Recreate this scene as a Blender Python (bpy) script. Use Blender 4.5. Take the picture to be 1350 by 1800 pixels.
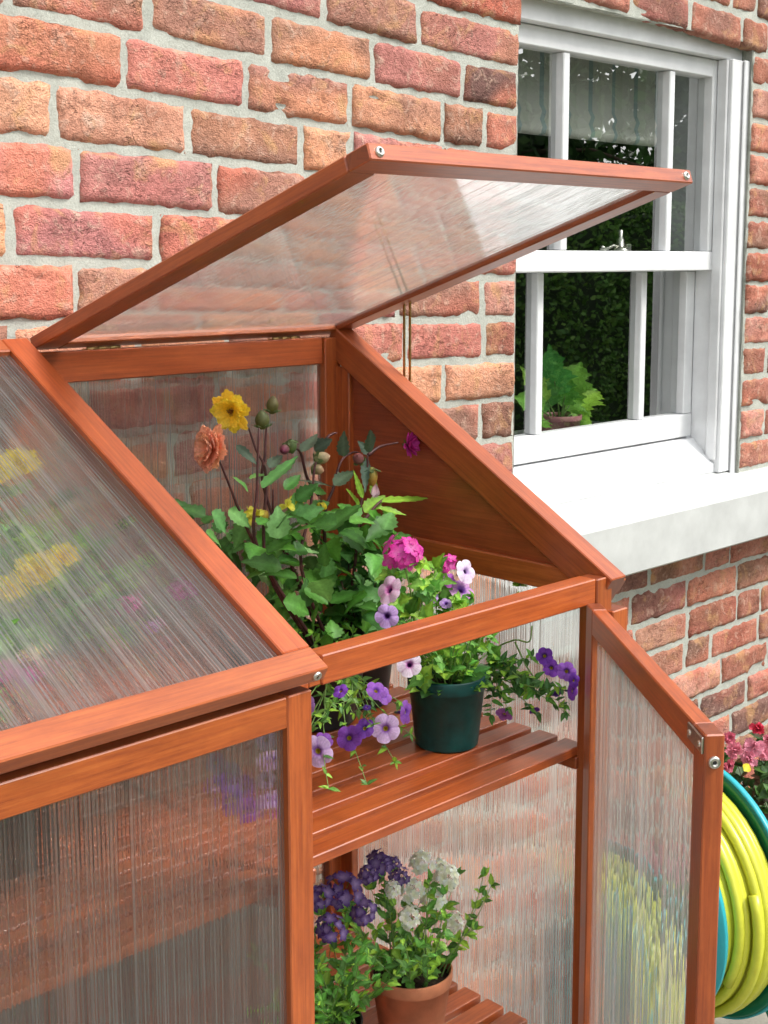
import bpy, math, random
from mathutils import Vector, Matrix, noise
V = Vector
sc = bpy.context.scene
for o in list(bpy.data.objects): bpy.data.objects.remove(o)
R_ = math.radians
H = 1.55                       # camera height above the paving, metres

# ------------------------------------------------------------------ camera
YAW, PIT, ROL = 0.7946, 0.1447, -0.0026
FW = V((math.cos(YAW)*math.cos(PIT), math.sin(YAW)*math.cos(PIT), -math.sin(PIT)))
RT0 = FW.cross(V((0, 0, 1))).normalized(); UP0 = RT0.cross(FW)
RT = RT0*math.cos(ROL) + UP0*math.sin(ROL)
UP = UP0*math.cos(ROL) - RT0*math.sin(ROL)
FPX, CX, CY = 2322.0, 675.0, 800.0
CAM = V((0, -1.65, H))
cd = bpy.data.cameras.new('camera'); cam = bpy.data.objects.new('camera', cd); sc.collection.objects.link(cam)
m = Matrix((RT, UP, -FW)).transposed().to_4x4(); m.translation = CAM; cam.matrix_world = m
cd.sensor_fit = 'HORIZONTAL'; cd.sensor_width = 36; cd.lens = FPX/1350*36
cd.shift_y = -100/1350; cd.clip_start = .02; cd.clip_end = 300
sc.camera = cam

# ------------------------------------------------------------------ light
w = bpy.data.worlds.new('World'); sc.world = w; w.use_nodes = True
SUN_EL, SUN_AZ = 52, 150       # azimuth measured clockwise from +Y
nt = w.node_tree; bg = nt.nodes['Background']
sky = nt.nodes.new('ShaderNodeTexSky'); sky.sky_type = 'NISHITA'; sky.sun_disc = False
sky.sun_elevation = R_(SUN_EL); sky.sun_rotation = R_(SUN_AZ); sky.dust_density = 3; sky.air_density = 1.0; sky.ozone_density = 1
hs = nt.nodes.new('ShaderNodeHueSaturation'); hs.inputs['Saturation'].default_value = .10
nt.links.new(sky.outputs[0], hs.inputs['Color']); nt.links.new(hs.outputs[0], bg.inputs[0]); bg.inputs[1].default_value = .15
sd = bpy.data.lights.new('sun', 'SUN'); sd.energy = 1.5; sd.angle = R_(14); sd.color = (1, .95, .88)
so = bpy.data.objects.new('sun', sd); sc.collection.objects.link(so)
el, az = R_(SUN_EL), R_(SUN_AZ)
sdir = V((math.sin(az)*math.cos(el), math.cos(az)*math.cos(el), math.sin(el)))
so.rotation_euler = sdir.to_track_quat('Z', 'Y').to_euler(); so.location = (0, -3, 6)
sc.view_settings.view_transform = 'Standard'; sc.view_settings.look = 'None'
sc.view_settings.gamma = 1; sc.view_settings.exposure = 1.1
sc.render.engine = 'CYCLES'
sc.cycles.max_bounces = 14; sc.cycles.transparent_max_bounces = 24; sc.cycles.transmission_bounces = 12
sc.cycles.glossy_bounces = 5; sc.cycles.diffuse_bounces = 4

# ------------------------------------------------------------------ measuring: a photo pixel met with a real plane
def ray(x, y): return FW*FPX + RT*(x-CX) - UP*(y-CY)
def atY(x, y, Y):
    v = ray(x, y); return CAM + v*((Y-CAM.y)/v.y)
def atX(x, y, X):
    v = ray(x, y); return CAM + v*((X-CAM.x)/v.x)
def mpp(p): return (p-CAM).dot(FW)/FPX       # metres per photo pixel there
def Z(z): return z+H

# ------------------------------------------------------------------ materials
def srgb(r, g, b):
    f = lambda c: ((c/255+.055)/1.055)**2.4 if c > 10 else c/255/12.92
    return (f(r), f(g), f(b), 1)
def mat(name):
    mt = bpy.data.materials.new(name); mt.use_nodes = True
    return mt, mt.node_tree, mt.node_tree.nodes['Principled BSDF']
def N(nt, t, **kw):
    n = nt.nodes.new(t)
    for k, v in kw.items(): setattr(n, k, v)
    return n
def L(nt, a, b): nt.links.new(a, b)
def ramp(nt, fac, stops):
    r = N(nt, 'ShaderNodeValToRGB'); L(nt, fac, r.inputs[0]); e = r.color_ramp.elements
    while len(e) < len(stops): e.new(.5)
    for q, (p, c) in zip(e, stops): q.position = p; q.color = c if len(c) == 4 else (*c, 1)
    return r
def noise_n(nt, vec, scale, detail=4, rough=.55, dist=0):
    n = N(nt, 'ShaderNodeTexNoise'); n.inputs['Scale'].default_value = scale; n.inputs['Detail'].default_value = detail
    n.inputs['Roughness'].default_value = rough; n.inputs['Distortion'].default_value = dist
    if vec: L(nt, vec, n.inputs['Vector'])
    return n
def mapping(nt, vec, sx, sy, sz):
    mp = N(nt, 'ShaderNodeMapping'); mp.inputs['Scale'].default_value = (sx, sy, sz); L(nt, vec, mp.inputs['Vector']); return mp.outputs[0]
def mixc(nt, fac, a, b, mode='MIX'):
    mx = N(nt, 'ShaderNodeMix', data_type='RGBA', blend_type=mode)
    if isinstance(fac, float): mx.inputs[0].default_value = fac
    else: L(nt, fac, mx.inputs[0])
    for s, v in ((6, a), (7, b)):
        if isinstance(v, tuple): mx.inputs[s].default_value = v
        else: L(nt, v, mx.inputs[s])
    return mx.outputs[2]
def bump(nt, bs, h, strength, dist):
    b = N(nt, 'ShaderNodeBump'); b.inputs['Strength'].default_value = strength; b.inputs['Distance'].default_value = dist
    L(nt, h, b.inputs['Height']); L(nt, b.outputs[0], bs.inputs['Normal']); return b

def wood_mat(name, dark, mid, light, rough=.42):
    mt, nt, bs = mat(name)
    uv = N(nt, 'ShaderNodeUVMap'); uv.uv_map = 'grain'
    broad = noise_n(nt, mapping(nt, uv.outputs[0], 2.2, 9, 1), 1.5, 3)
    fine = noise_n(nt, mapping(nt, uv.outputs[0], 7, 260, 1), 1.0, 5, .62, .4)
    fib = noise_n(nt, mapping(nt, uv.outputs[0], 30, 900, 1), 1.0, 2, .6)
    c1 = ramp(nt, fine.outputs[0], [(.28, dark), (.52, mid), (.78, light)])
    c2 = ramp(nt, broad.outputs[0], [(.3, (.74, .68, .64)), (.55, (1, 1, 1)), (.8, (1.15, 1.14, 1.12))])
    c3 = mixc(nt, .8, c1.outputs[0], c2.outputs[0], 'MULTIPLY')
    va = N(nt, 'ShaderNodeAttribute'); va.attribute_name = 'col'; c3 = mixc(nt, 1., c3, va.outputs['Color'], 'MULTIPLY')
    blot = noise_n(nt, mapping(nt, uv.outputs[0], 6, 22, 1), 3, 5, .7); cb = ramp(nt, blot.outputs[0], [(.35, (.80, .74, .70)), (.6, (1.06, 1.06, 1.06))]); c3 = mixc(nt, .8, c3, cb.outputs[0], 'MULTIPLY')
    spk = noise_n(nt, mapping(nt, uv.outputs[0], 60, 700, 1), 1, 2, .6); cs_ = ramp(nt, spk.outputs[0], [(.30, (.72, .66, .62)), (.42, (1, 1, 1))]); c3 = mixc(nt, .6, c3, cs_.outputs[0], 'MULTIPLY')
    bs.inputs['Coat Weight'].default_value = .55; bs.inputs['Coat Roughness'].default_value = .33
    L(nt, c3, bs.inputs['Base Color'])
    rr = ramp(nt, broad.outputs[0], [(.2, (rough-.08,)*3), (.8, (rough+.14,)*3)]); L(nt, rr.outputs[0], bs.inputs['Roughness'])
    bs.inputs['Specular IOR Level'].default_value = .6
    ad = N(nt, 'ShaderNodeMath', operation='ADD'); L(nt, fine.outputs[0], ad.inputs[0]); L(nt, fib.outputs[0], ad.inputs[1])
    bump(nt, bs, ad.outputs[0], .25, .0004)
    return mt
WOOD = wood_mat('stained_wood', srgb(142, 62, 23)[:3], srgb(170, 82, 31)[:3], srgb(188, 102, 46)[:3])
WOODD = wood_mat('stained_wood_board', srgb(128, 50, 22)[:3], srgb(152, 66, 30)[:3], srgb(172, 80, 40)[:3], .38)

def plain(name, col, rough=.5, metal=0, spec=.5, vary=0, scale=30, bmp=0):
    mt, nt, bs = mat(name)
    bs.inputs['Roughness'].default_value = rough; bs.inputs['Metallic'].default_value = metal
    bs.inputs['Specular IOR Level'].default_value = spec
    g = N(nt, 'ShaderNodeNewGeometry'); n = noise_n(nt, g.outputs['Position'], scale, 5)
    v = vary or .04
    c = ramp(nt, n.outputs[0], [(.3, tuple(k*(1-v) for k in col[:3])), (.7, tuple(min(1, k*(1+v)) for k in col[:3]))])
    L(nt, c.outputs[0], bs.inputs['Base Color'])
    if bmp: bump(nt, bs, n.outputs[0], .5, bmp)
    return mt
WHITE = plain('white_gloss_paint', (.70, .71, .72), .34, 0, .5, .09, 14, .0010)
SILLM = plain('painted_stone', (.50, .515, .505), .7, 0, .25, .10, 14, .002)
BRASS = plain('brass', (.55, .42, .18), .35, 1, .5, .25, 300)
STEEL = plain('zinc_steel', (.62, .60, .55), .3, 1, .5, .2, 400)
DARKM = plain('dark_recess', (.02, .02, .02), .6)
POTG = plain('green_plastic', (.003, .050, .045), .40, 0, .35, .3, 60, .0008)
POTB = plain('black_plastic', (.010, .010, .011), .42, 0, .5, .3, 60)
POTP = plain('pink_glaze', (.55, .22, .25), .3)
TERRA = plain('terracotta', (.42, .16, .08), .8, 0, .3, .2, 30, .001)
SOIL = plain('potting_soil', (.035, .022, .014), .95, 0, .2, .6, 180, .006)
REELG = plain('reel_green', (.0, .16, .085), .35, 0, .5, .08, 20)
REELC = plain('reel_cyan', (.02, .36, .42), .35, 0, .5, .05, 20)
HOSE = plain('yellow_hose', (.58, .60, .05), .33, 0, .5, .06, 50, .0008)
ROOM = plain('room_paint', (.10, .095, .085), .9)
STEMD = plain('dark_stem', (.075, .022, .022), .5, 0, .4, .5, 90)
STEMG = plain('green_stem', (.16, .27, .07), .5, 0, .4, .3, 90)

def attr_mat(name, rough=.5, trans=0., bmp=0, bscale=200, sheen=0):
    mt, nt, bs = mat(name)
    a = N(nt, 'ShaderNodeAttribute'); a.attribute_name = 'col'
    g = N(nt, 'ShaderNodeNewGeometry'); n = noise_n(nt, g.outputs['Position'], bscale, 4)
    k = ramp(nt, n.outputs[0], [(.25, (.8, .8, .8)), (.75, (1.18, 1.18, 1.18))])
    c = mixc(nt, 1., a.outputs['Color'], k.outputs[0], 'MULTIPLY')
    L(nt, c, bs.inputs['Base Color']); bs.inputs['Roughness'].default_value = rough
    bs.inputs['Specular IOR Level'].default_value = .4
    if bmp: bump(nt, bs, n.outputs[0], .6, bmp)
    if trans:
        t = N(nt, 'ShaderNodeBsdfTranslucent'); L(nt, c, t.inputs[0])
        mx = N(nt, 'ShaderNodeMixShader'); mx.inputs[0].default_value = trans
        L(nt, bs.outputs[0], mx.inputs[1]); L(nt, t.outputs[0], mx.inputs[2])
        L(nt, mx.outputs[0], nt.nodes['Material Output'].inputs[0])
    return mt
LEAF = attr_mat('leaf', .48, .36, .0006, 260)
PETAL = attr_mat('petal', .6, .35, .0003, 300)

def brick_mat():
    mt, nt, bs = mat('old_brick')
    a = N(nt, 'ShaderNodeAttribute'); a.attribute_name = 'col'
    g = N(nt, 'ShaderNodeNewGeometry'); P = g.outputs['Position']
    big = noise_n(nt, P, 16, 5, .6); sm = noise_n(nt, P, 140, 6, .7); pit = noise_n(nt, P, 420, 2, .5)
    mid = noise_n(nt, P, 45, 5, .65, .6)
    k = ramp(nt, big.outputs[0], [(.25, (.62, .55, .52)), (.5, (1, 1, 1)), (.75, (1.25, 1.22, 1.15))])
    c = mixc(nt, .75, a.outputs['Color'], k.outputs[0], 'MULTIPLY')
    k2 = ramp(nt, sm.outputs[0], [(.30, (.55, .5, .48)), (.5, (1, 1, 1)), (.75, (1.2, 1.2, 1.2))])
    c = mixc(nt, .7, c, k2.outputs[0], 'MULTIPLY')
    f = ramp(nt, mid.outputs[0], [(.53, (0, 0, 0)), (.72, (.70, .70, .70))])      # lime bloom and old mortar smears
    c = mixc(nt, f.outputs[0], c, srgb(214, 182, 162))
    soot = noise_n(nt, P, 27, 6, .7, 1.0); fs = ramp(nt, soot.outputs[0], [(.63, (0, 0, 0)), (.72, (.55, .55, .55))])
    c = mixc(nt, fs.outputs[0], c, srgb(88, 64, 54))
    och = noise_n(nt, P, 19, 4, .6, .8); fo = ramp(nt, och.outputs[0], [(.54, (0, 0, 0)), (.70, (.65, .65, .65))]); c = mixc(nt, fo.outputs[0], c, srgb(206, 160, 112))
    cr = noise_n(nt, mapping(nt, P, 1, 1, 2.2), 30, 5, .62, 1.2)
    ab = N(nt, 'ShaderNodeMath', operation='SUBTRACT'); L(nt, cr.outputs[0], ab.inputs[0]); ab.inputs[1].default_value = .5
    ab2 = N(nt, 'ShaderNodeMath', operation='ABSOLUTE'); L(nt, ab.outputs[0], ab2.inputs[0])
    gate = noise_n(nt, P, 11, 2); gr = ramp(nt, gate.outputs[0], [(.50, (0, 0, 0)), (.58, (1, 1, 1))])
    crk = ramp(nt, ab2.outputs[0], [(.0, (1, 1, 1)), (.010, (0, 0, 0))]); cm = N(nt, 'ShaderNodeMath', operation='MULTIPLY'); L(nt, crk.outputs[0], cm.inputs[0]); L(nt, gr.outputs[0], cm.inputs[1])
    c = mixc(nt, cm.outputs[0], c, srgb(70, 44, 36))
    L(nt, c, bs.inputs['Base Color']); bs.inputs['Roughness'].default_value = .9; bs.inputs['Specular IOR Level'].default_value = .2
    ad = N(nt, 'ShaderNodeMath', operation='ADD'); L(nt, sm.outputs[0], ad.inputs[0])
    m2 = N(nt, 'ShaderNodeMath', operation='MULTIPLY'); L(nt, mid.outputs[0], m2.inputs[0]); m2.inputs[1].default_value = 1.6
    L(nt, m2.outputs[0], ad.inputs[1])
    cs = N(nt, 'ShaderNodeMath', operation='MULTIPLY_ADD'); L(nt, cm.outputs[0], cs.inputs[0]); cs.inputs[1].default_value = -1.2; L(nt, pit.outputs[0], cs.inputs[2])
    ad2 = N(nt, 'ShaderNodeMath', operation='ADD'); L(nt, ad.outputs[0], ad2.inputs[0]); L(nt, cs.outputs[0], ad2.inputs[1])
    bump(nt, bs, ad2.outputs[0], .9, .0045)
    return mt
def mortar_mat():
    mt, nt, bs = mat('lime_mortar')
    g = N(nt, 'ShaderNodeNewGeometry'); P = g.outputs['Position']
    a = noise_n(nt, P, 22, 5, .6); b = noise_n(nt, P, 260, 5, .8)
    c = ramp(nt, a.outputs[0], [(.25, srgb(166, 170, 162)), (.5, srgb(182, 185, 176)), (.75, srgb(196, 198, 188))])
    k = ramp(nt, b.outputs[0], [(.32, (.66, .65, .62)), (.5, (1, 1, 1)), (.7, (1.16, 1.16, 1.14))])
    L(nt, mixc(nt, .7, c.outputs[0], k.outputs[0], 'MULTIPLY'), bs.inputs['Base Color'])
    bs.inputs['Roughness'].default_value = .95; bs.inputs['Specular IOR Level'].default_value = .15
    ad = N(nt, 'ShaderNodeMath', operation='ADD'); L(nt, a.outputs[0], ad.inputs[0]); L(nt, b.outputs[0], ad.inputs[1])
    bump(nt, bs, ad.outputs[0], .8, .003)
    return mt
BRICK, MORTAR = brick_mat(), mortar_mat()

def schlick(nt, f0, normal=None):
    g = N(nt, 'ShaderNodeNewGeometry'); d = N(nt, 'ShaderNodeVectorMath', operation='DOT_PRODUCT')
    L(nt, g.outputs['Incoming'], d.inputs[0]); L(nt, normal or g.outputs['Normal'], d.inputs[1])
    def M(op, a, b=None):
        m_ = N(nt, 'ShaderNodeMath', operation=op)
        for i, x in enumerate((a, b)):
            if x is None: continue
            if isinstance(x, (int, float)): m_.inputs[i].default_value = x
            else: L(nt, x, m_.inputs[i])
        return m_.outputs[0]
    p = M('POWER', M('SUBTRACT', 1., M('ABSOLUTE', d.outputs['Value'])), 5. if f0 < .1 else 4.)
    return M('ADD', M('MULTIPLY', p, 1-f0), f0)
def poly_mat(name, T, D, rough, f0, ior):
    """clear twin-wall polycarbonate: real corrugated skins, milky ribs, gloss"""
    mt, nt, bs = mat(name); nt.nodes.remove(bs)
    uv = N(nt, 'ShaderNodeUVMap'); uv.uv_map = 'grain'
    sp = N(nt, 'ShaderNodeSeparateXYZ'); L(nt, uv.outputs[0], sp.inputs[0])
    n1 = noise_n(nt, mapping(nt, uv.outputs[0], .25, 420, 1), 1, 1, .5)
    n2 = noise_n(nt, mapping(nt, uv.outputs[0], 1.2, 60, 1), 1, 3, .5)
    n3 = noise_n(nt, uv.outputs[0], 9, 3, .5)
    rf = N(nt, 'ShaderNodeBsdfRefraction'); rf.inputs['Roughness'].default_value = .05; rf.inputs['IOR'].default_value = ior; rf.inputs[0].default_value = (.97, .98, .97, 1)
    tr = N(nt, 'ShaderNodeBsdfTransparent'); tr.inputs[0].default_value = (.97, .98, .97, 1)
    r1 = ramp(nt, n1.outputs[0], [(.35, (T[0],)*3), (.65, (T[1],)*3)])
    a = N(nt, 'ShaderNodeMixShader'); L(nt, r1.outputs[0], a.inputs[0]); L(nt, rf.outputs[0], a.inputs[1]); L(nt, tr.outputs[0], a.inputs[2])
    df = N(nt, 'ShaderNodeBsdfDiffuse'); df.inputs[0].default_value = (.78, .80, .80, 1)
    tl = N(nt, 'ShaderNodeBsdfTranslucent'); tl.inputs[0].default_value = (.80, .82, .80, 1)
    dt = N(nt, 'ShaderNodeMixShader'); dt.inputs[0].default_value = .5; L(nt, df.outputs[0], dt.inputs[1]); L(nt, tl.outputs[0], dt.inputs[2])
    wv = N(nt, 'ShaderNodeMath', operation='MULTIPLY'); wv.inputs[1].default_value = 2*math.pi/.0045; L(nt, sp.outputs[1], wv.inputs[0])
    si = N(nt, 'ShaderNodeMath', operation='COSINE'); L(nt, wv.outputs[0], si.inputs[0])
    sa = N(nt, 'ShaderNodeMath', operation='MULTIPLY_ADD'); sa.inputs[1].default_value = .045; sa.inputs[2].default_value = 0; L(nt, si.outputs[0], sa.inputs[0])
    mul = N(nt, 'ShaderNodeMath', operation='MULTIPLY_ADD'); L(nt, n1.outputs[0], mul.inputs[0]); L(nt, n2.outputs[0], mul.inputs[1]); L(nt, sa.outputs[0], mul.inputs[2])
    r2 = ramp(nt, mul.outputs[0], [(.18, (D[0],)*3), (.38, (D[1],)*3)])
    b = N(nt, 'ShaderNodeMixShader'); L(nt, r2.outputs[0], b.inputs[0]); L(nt, a.outputs[0], b.inputs[1]); L(nt, dt.outputs[0], b.inputs[2])
    gl = N(nt, 'ShaderNodeBsdfGlossy'); gl.inputs['Roughness'].default_value = rough
    fa = N(nt, 'ShaderNodeAttribute'); fa.attribute_name = 'flat'; ge = N(nt, 'ShaderNodeNewGeometry')
    sg = N(nt, 'ShaderNodeMath', operation='MULTIPLY_ADD'); sg.inputs[1].default_value = -2; sg.inputs[2].default_value = 1; L(nt, ge.outputs['Backfacing'], sg.inputs[0])
    vs = N(nt, 'ShaderNodeVectorMath', operation='SCALE'); L(nt, fa.outputs['Vector'], vs.inputs[0]); L(nt, sg.outputs[0], vs.inputs['Scale'])
    vm = N(nt, 'ShaderNodeMix', data_type='VECTOR'); vm.inputs[0].default_value = .06; L(nt, vs.outputs[0], vm.inputs[4]); L(nt, ge.outputs['Normal'], vm.inputs[5])
    L(nt, vm.outputs[1], gl.inputs['Normal'])
    c = N(nt, 'ShaderNodeMixShader'); L(nt, schlick(nt, f0, fa.outputs['Vector']), c.inputs[0]); L(nt, b.outputs[0], c.inputs[1]); L(nt, gl.outputs[0], c.inputs[2])
    L(nt, c.outputs[0], nt.nodes['Material Output'].inputs[0])
    return mt
POLY_LID = poly_mat('polycarbonate_lid', (.0, .12), (.20, .36), .07, .17, 1.10)
POLY_CLOSED = poly_mat('polycarbonate_weathered', (.06, .30), (.12, .38), .30, .05, 1.14)
POLY_DOOR = poly_mat('polycarbonate_door', (.06, .28), (.10, .38), .24, .05, 1.14)
POLY_BACK = poly_mat('polycarbonate_back', (.30, .65), (.07, .36), .25, .03, 1.20)
POLY_SIDE = poly_mat('polycarbonate_side', (.08, .34), (.18, .50), .25, .03, 1.17)
POLYB = poly_mat('polycarbonate_inner', (1, 1), (.002, .015), .2, .012, 1.1)
def glass_mat():
    mt, nt, bs = mat('window_glass'); nt.nodes.remove(bs)
    g = N(nt, 'ShaderNodeNewGeometry'); n = noise_n(nt, g.outputs['Position'], 3.5, 2)
    bp = N(nt, 'ShaderNodeBump'); bp.inputs['Strength'].default_value = .05; bp.inputs['Distance'].default_value = .01; L(nt, n.outputs[0], bp.inputs['Height'])
    gl = N(nt, 'ShaderNodeBsdfGlossy'); gl.inputs['Roughness'].default_value = .0; L(nt, bp.outputs[0], gl.inputs['Normal'])
    tr = N(nt, 'ShaderNodeBsdfTransparent'); tr.inputs[0].default_value = (.9, .93, .92, 1)
    c = N(nt, 'ShaderNodeMixShader'); L(nt, schlick(nt, .36), c.inputs[0]); L(nt, tr.outputs[0], c.inputs[1]); L(nt, gl.outputs[0], c.inputs[2])
    L(nt, c.outputs[0], nt.nodes['Material Output'].inputs[0])
    return mt
GLASS = glass_mat()
def blind_mat():
    mt, nt, bs = mat('striped_blind')
    g = N(nt, 'ShaderNodeNewGeometry'); sp = N(nt, 'ShaderNodeSeparateXYZ'); L(nt, g.outputs['Position'], sp.inputs[0])
    mo = N(nt, 'ShaderNodeMath', operation='MODULO'); mo.inputs[1].default_value = .085; L(nt, sp.outputs[0], mo.inputs[0])
    dv = N(nt, 'ShaderNodeMath', operation='DIVIDE'); dv.inputs[1].default_value = .085; L(nt, mo.outputs[0], dv.inputs[0])
    r = ramp(nt, dv.outputs[0], [(0, (.78, .77, .70)), (.45, (.78, .77, .70)), (.5, (.45, .55, .55)), (.62, (.45, .55, .55)), (.66, (.7, .7, .62)), (1, (.78, .77, .70))])
    r.color_ramp.interpolation = 'CONSTANT'
    L(nt, r.outputs[0], bs.inputs['Base Color']); bs.inputs['Roughness'].default_value = .9
    return mt
BLIND = blind_mat()

# ------------------------------------------------------------------ mesh builder
class MB:
    def __init__(s): s.v = []; s.f = []; s.m = []; s.c = []; s.uv = {}; s.col = (1, 1, 1); s.mi = 0; s.sm = []
    def vert(s, p, c=None): s.v.append(tuple(p)); s.c.append(c or s.col); return len(s.v)-1
    def face(s, idx, uv=None, smooth=True):
        if uv: s.uv[len(s.f)] = uv
        s.f.append(idx); s.m.append(s.mi); s.sm.append(smooth)
    def grid(s, rows, closed=False, smooth=True):
        n = len(rows[0])
        for a, b in zip(rows, rows[1:]):
            for i in range(n if closed else n-1):
                j = (i+1) % n; s.face((a[i], a[j], b[j], b[i]), None, smooth)
    def box(s, x0, x1, y0, y1, z0, z1, c=.0012):
        s.beam(V((x0, (y0+y1)/2, (z0+z1)/2)), V((x1, (y0+y1)/2, (z0+z1)/2)), abs(y1-y0), abs(z1-z0), V((0, 1, 0)), c)
    def beam(s, p0, p1, w, t, side, c=.0015, rnd=random):
        p0 = V(p0); p1 = V(p1); ax = (p1-p0); Ln = ax.length; ax.normalize()
        sd = V(side); sd = (sd-ax*sd.dot(ax)).normalized(); nn = ax.cross(sd)
        def ring(d, k):
            a, b = w/2-k, t/2-k; cc = c
            pts = [(a-cc, -b), (a, -b+cc), (a, b-cc), (a-cc, b), (-a+cc, b), (-a, b-cc), (-a, -b+cc), (-a+cc, -b)]
            return [s.vert(p0+ax*d+sd*x+nn*y) for x, y in pts]
        c = min(c, w*.3, t*.3); keep = s.col
        if s.col == (1, 1, 1):
            k_ = rnd.uniform(.80, 1.12); s.col = (k_, k_*rnd.uniform(.90, 1.08), k_*rnd.uniform(.88, 1.08)); own = True
        else: own = False
        rings = [(ring(0, c), 0), (ring(c, 0), c), (ring(Ln-c, 0), Ln-c), (ring(Ln, c), Ln)]
        off = rnd.uniform(0, 50); ov = rnd.uniform(0, 50)
        per = [0, c, c+t-2*c, 2*c+t-2*c, t+w-2*c, t+w-c, 2*t+w-3*c, 2*t+w-2*c, 2*t+2*w-4*c]
        for (a, da), (b, db) in zip(rings, rings[1:]):
            for i in range(8):
                j = (i+1) % 8
                s.face((a[i], a[j], b[j], b[i]), [(off+da, ov+per[i]), (off+da, ov+per[i+1]), (off+db, ov+per[i+1]), (off+db, ov+per[i])], False)
        for r, fl in ((rings[0][0], True), (rings[-1][0], False)):
            if own: s.col = (.55, .50, .48)
            r = [s.vert(s.v[i_]) for i_ in r]
            ids = list(reversed(r)) if fl else list(r)
            s.face(tuple(ids), [(off+.01*q, ov+.3+.004*q) for q in range(8)], False)
        s.col = keep
    def tube(s, pts, rad, n=8, cols=None):
        pts = [V(p) for p in pts]; rows = []
        if isinstance(rad, (int, float)): rad = [rad]*len(pts)
        prev = None
        for i, p in enumerate(pts):
            t = (pts[min(i+1, len(pts)-1)]-pts[max(i-1, 0)]).normalized()
            if prev is None: prev = t.orthogonal().normalized()
            prev = (prev-t*prev.dot(t)).normalized(); q = t.cross(prev)
            rows.append([s.vert(p+(prev*math.cos(a)+q*math.sin(a))*rad[i], cols[i] if cols else None) for a in [2*math.pi*k/n for k in range(n)]])
        s.grid(rows, True)
        s.face(tuple(reversed(rows[0]))); s.face(tuple(rows[-1]))
    def lathe(s, prof, c, axis=V((0, 0, 1)), n=32, cols=None):
        axis = axis.normalized(); u = axis.orthogonal().normalized(); v = axis.cross(u); rows = []
        for k, (r, h) in enumerate(prof):
            rows.append([s.vert(V(c)+axis*h+(u*math.cos(a)+v*math.sin(a))*max(r, 1e-5), cols[k] if cols else None) for a in [2*math.pi*i/n for i in range(n)]])
        s.grid(rows, True)
    def build(s, name, mats, parent=None, recalc=False):
        me = bpy.data.meshes.new(name); me.from_pydata(s.v, [], s.f)
        if not isinstance(mats, (list, tuple)): mats = [mats]
        for mt in mats: me.materials.append(mt)
        me.polygons.foreach_set('material_index', s.m); me.polygons.foreach_set('use_smooth', s.sm)
        if s.uv:
            ul = me.uv_layers.new(name='grain')
            for pi, uvs in s.uv.items():
                st = me.polygons[pi].loop_start
                for k, q in enumerate(uvs): ul.data[st+k].uv = q
        at = me.attributes.new('col', 'FLOAT_COLOR', 'POINT')
        flat = []
        for c in s.c: flat += [c[0], c[1], c[2], 1]
        at.data.foreach_set('color', flat)
        o = bpy.data.objects.new(name, me); sc.collection.objects.link(o)
        if parent:
            o.parent = parent; pm = Matrix.Identity(4); q = parent
            chain = []
            while q: chain.append(q); q = q.parent
            for q in reversed(chain): pm = pm @ (q.matrix_parent_inverse @ q.matrix_basis)
            o.matrix_parent_inverse = pm.inverted()
        return o
def empty(name, loc):
    o = bpy.data.objects.new(name, None); sc.collection.objects.link(o); o.location = loc; o.empty_display_size = .05; return o
def tag(o, label=None, cat=None, group=None, kind=None):
    for k, v in (('label', label), ('category', cat), ('group', group), ('kind', kind)):
        if v: o[k] = v
    return o

# ------------------------------------------------------------------ ground
def sheet(name, x0, x1, y0, y1, z, mt, nx=1, ny=1, amp=0):
    b = MB(); rows = []
    for j in range(ny+1):
        rows.append([b.vert((x0+(x1-x0)*i/nx, y0+(y1-y0)*j/ny, z+(noise.noise(V((i*.7, j*.7, 3)))*amp))) for i in range(nx+1)])
    b.grid(rows); return b.build(name, mt)
def lawn_mat():
    mt, nt, bs = mat('lawn_green'); g = N(nt, 'ShaderNodeNewGeometry')
    a = noise_n(nt, g.outputs['Position'], 1.3, 4); b = noise_n(nt, g.outputs['Position'], 90, 4, .7)
    c = ramp(nt, a.outputs[0], [(.3, (.06, .12, .025)), (.7, (.11, .18, .04))]); k = ramp(nt, b.outputs[0], [(.3, (.4, .4, .4)), (.7, (1.3, 1.3, 1.3))])
    L(nt, mixc(nt, 1., c.outputs[0], k.outputs[0], 'MULTIPLY'), bs.inputs['Base Color']); bs.inputs['Roughness'].default_value = .9
    bump(nt, bs, b.outputs[0], 1, .03); return mt
def paving_mat():
    mt, nt, bs = mat('stone_paving'); g = N(nt, 'ShaderNodeNewGeometry'); P = g.outputs['Position']
    br = N(nt, 'ShaderNodeTexBrick'); L(nt, P, br.inputs['Vector']); br.inputs['Scale'].default_value = 1
    br.inputs['Brick Width'].default_value = .6; br.inputs['Row Height'].default_value = .45; br.inputs['Mortar Size'].default_value = .008
    br.inputs['Color1'].default_value = (.30, .28, .24, 1); br.inputs['Color2'].default_value = (.24, .225, .20, 1); br.inputs['Mortar'].default_value = (.10, .09, .075, 1)
    n = noise_n(nt, P, 9, 6, .7); k = ramp(nt, n.outputs[0], [(.3, (.65, .65, .62)), (.7, (1.15, 1.15, 1.12))])
    L(nt, mixc(nt, 1., br.outputs[0], k.outputs[0], 'MULTIPLY'), bs.inputs['Base Color']); bs.inputs['Roughness'].default_value = .85
    n2 = noise_n(nt, P, 120, 5, .7); bump(nt, bs, n2.outputs[0], .6, .003); return mt
tag(sheet('lawn', -60, 60, -60, 60, -.012, lawn_mat()), kind='structure')
tag(sheet('paving', -6, 9, -2.6, .1, 0, paving_mat()), kind='structure')

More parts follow.
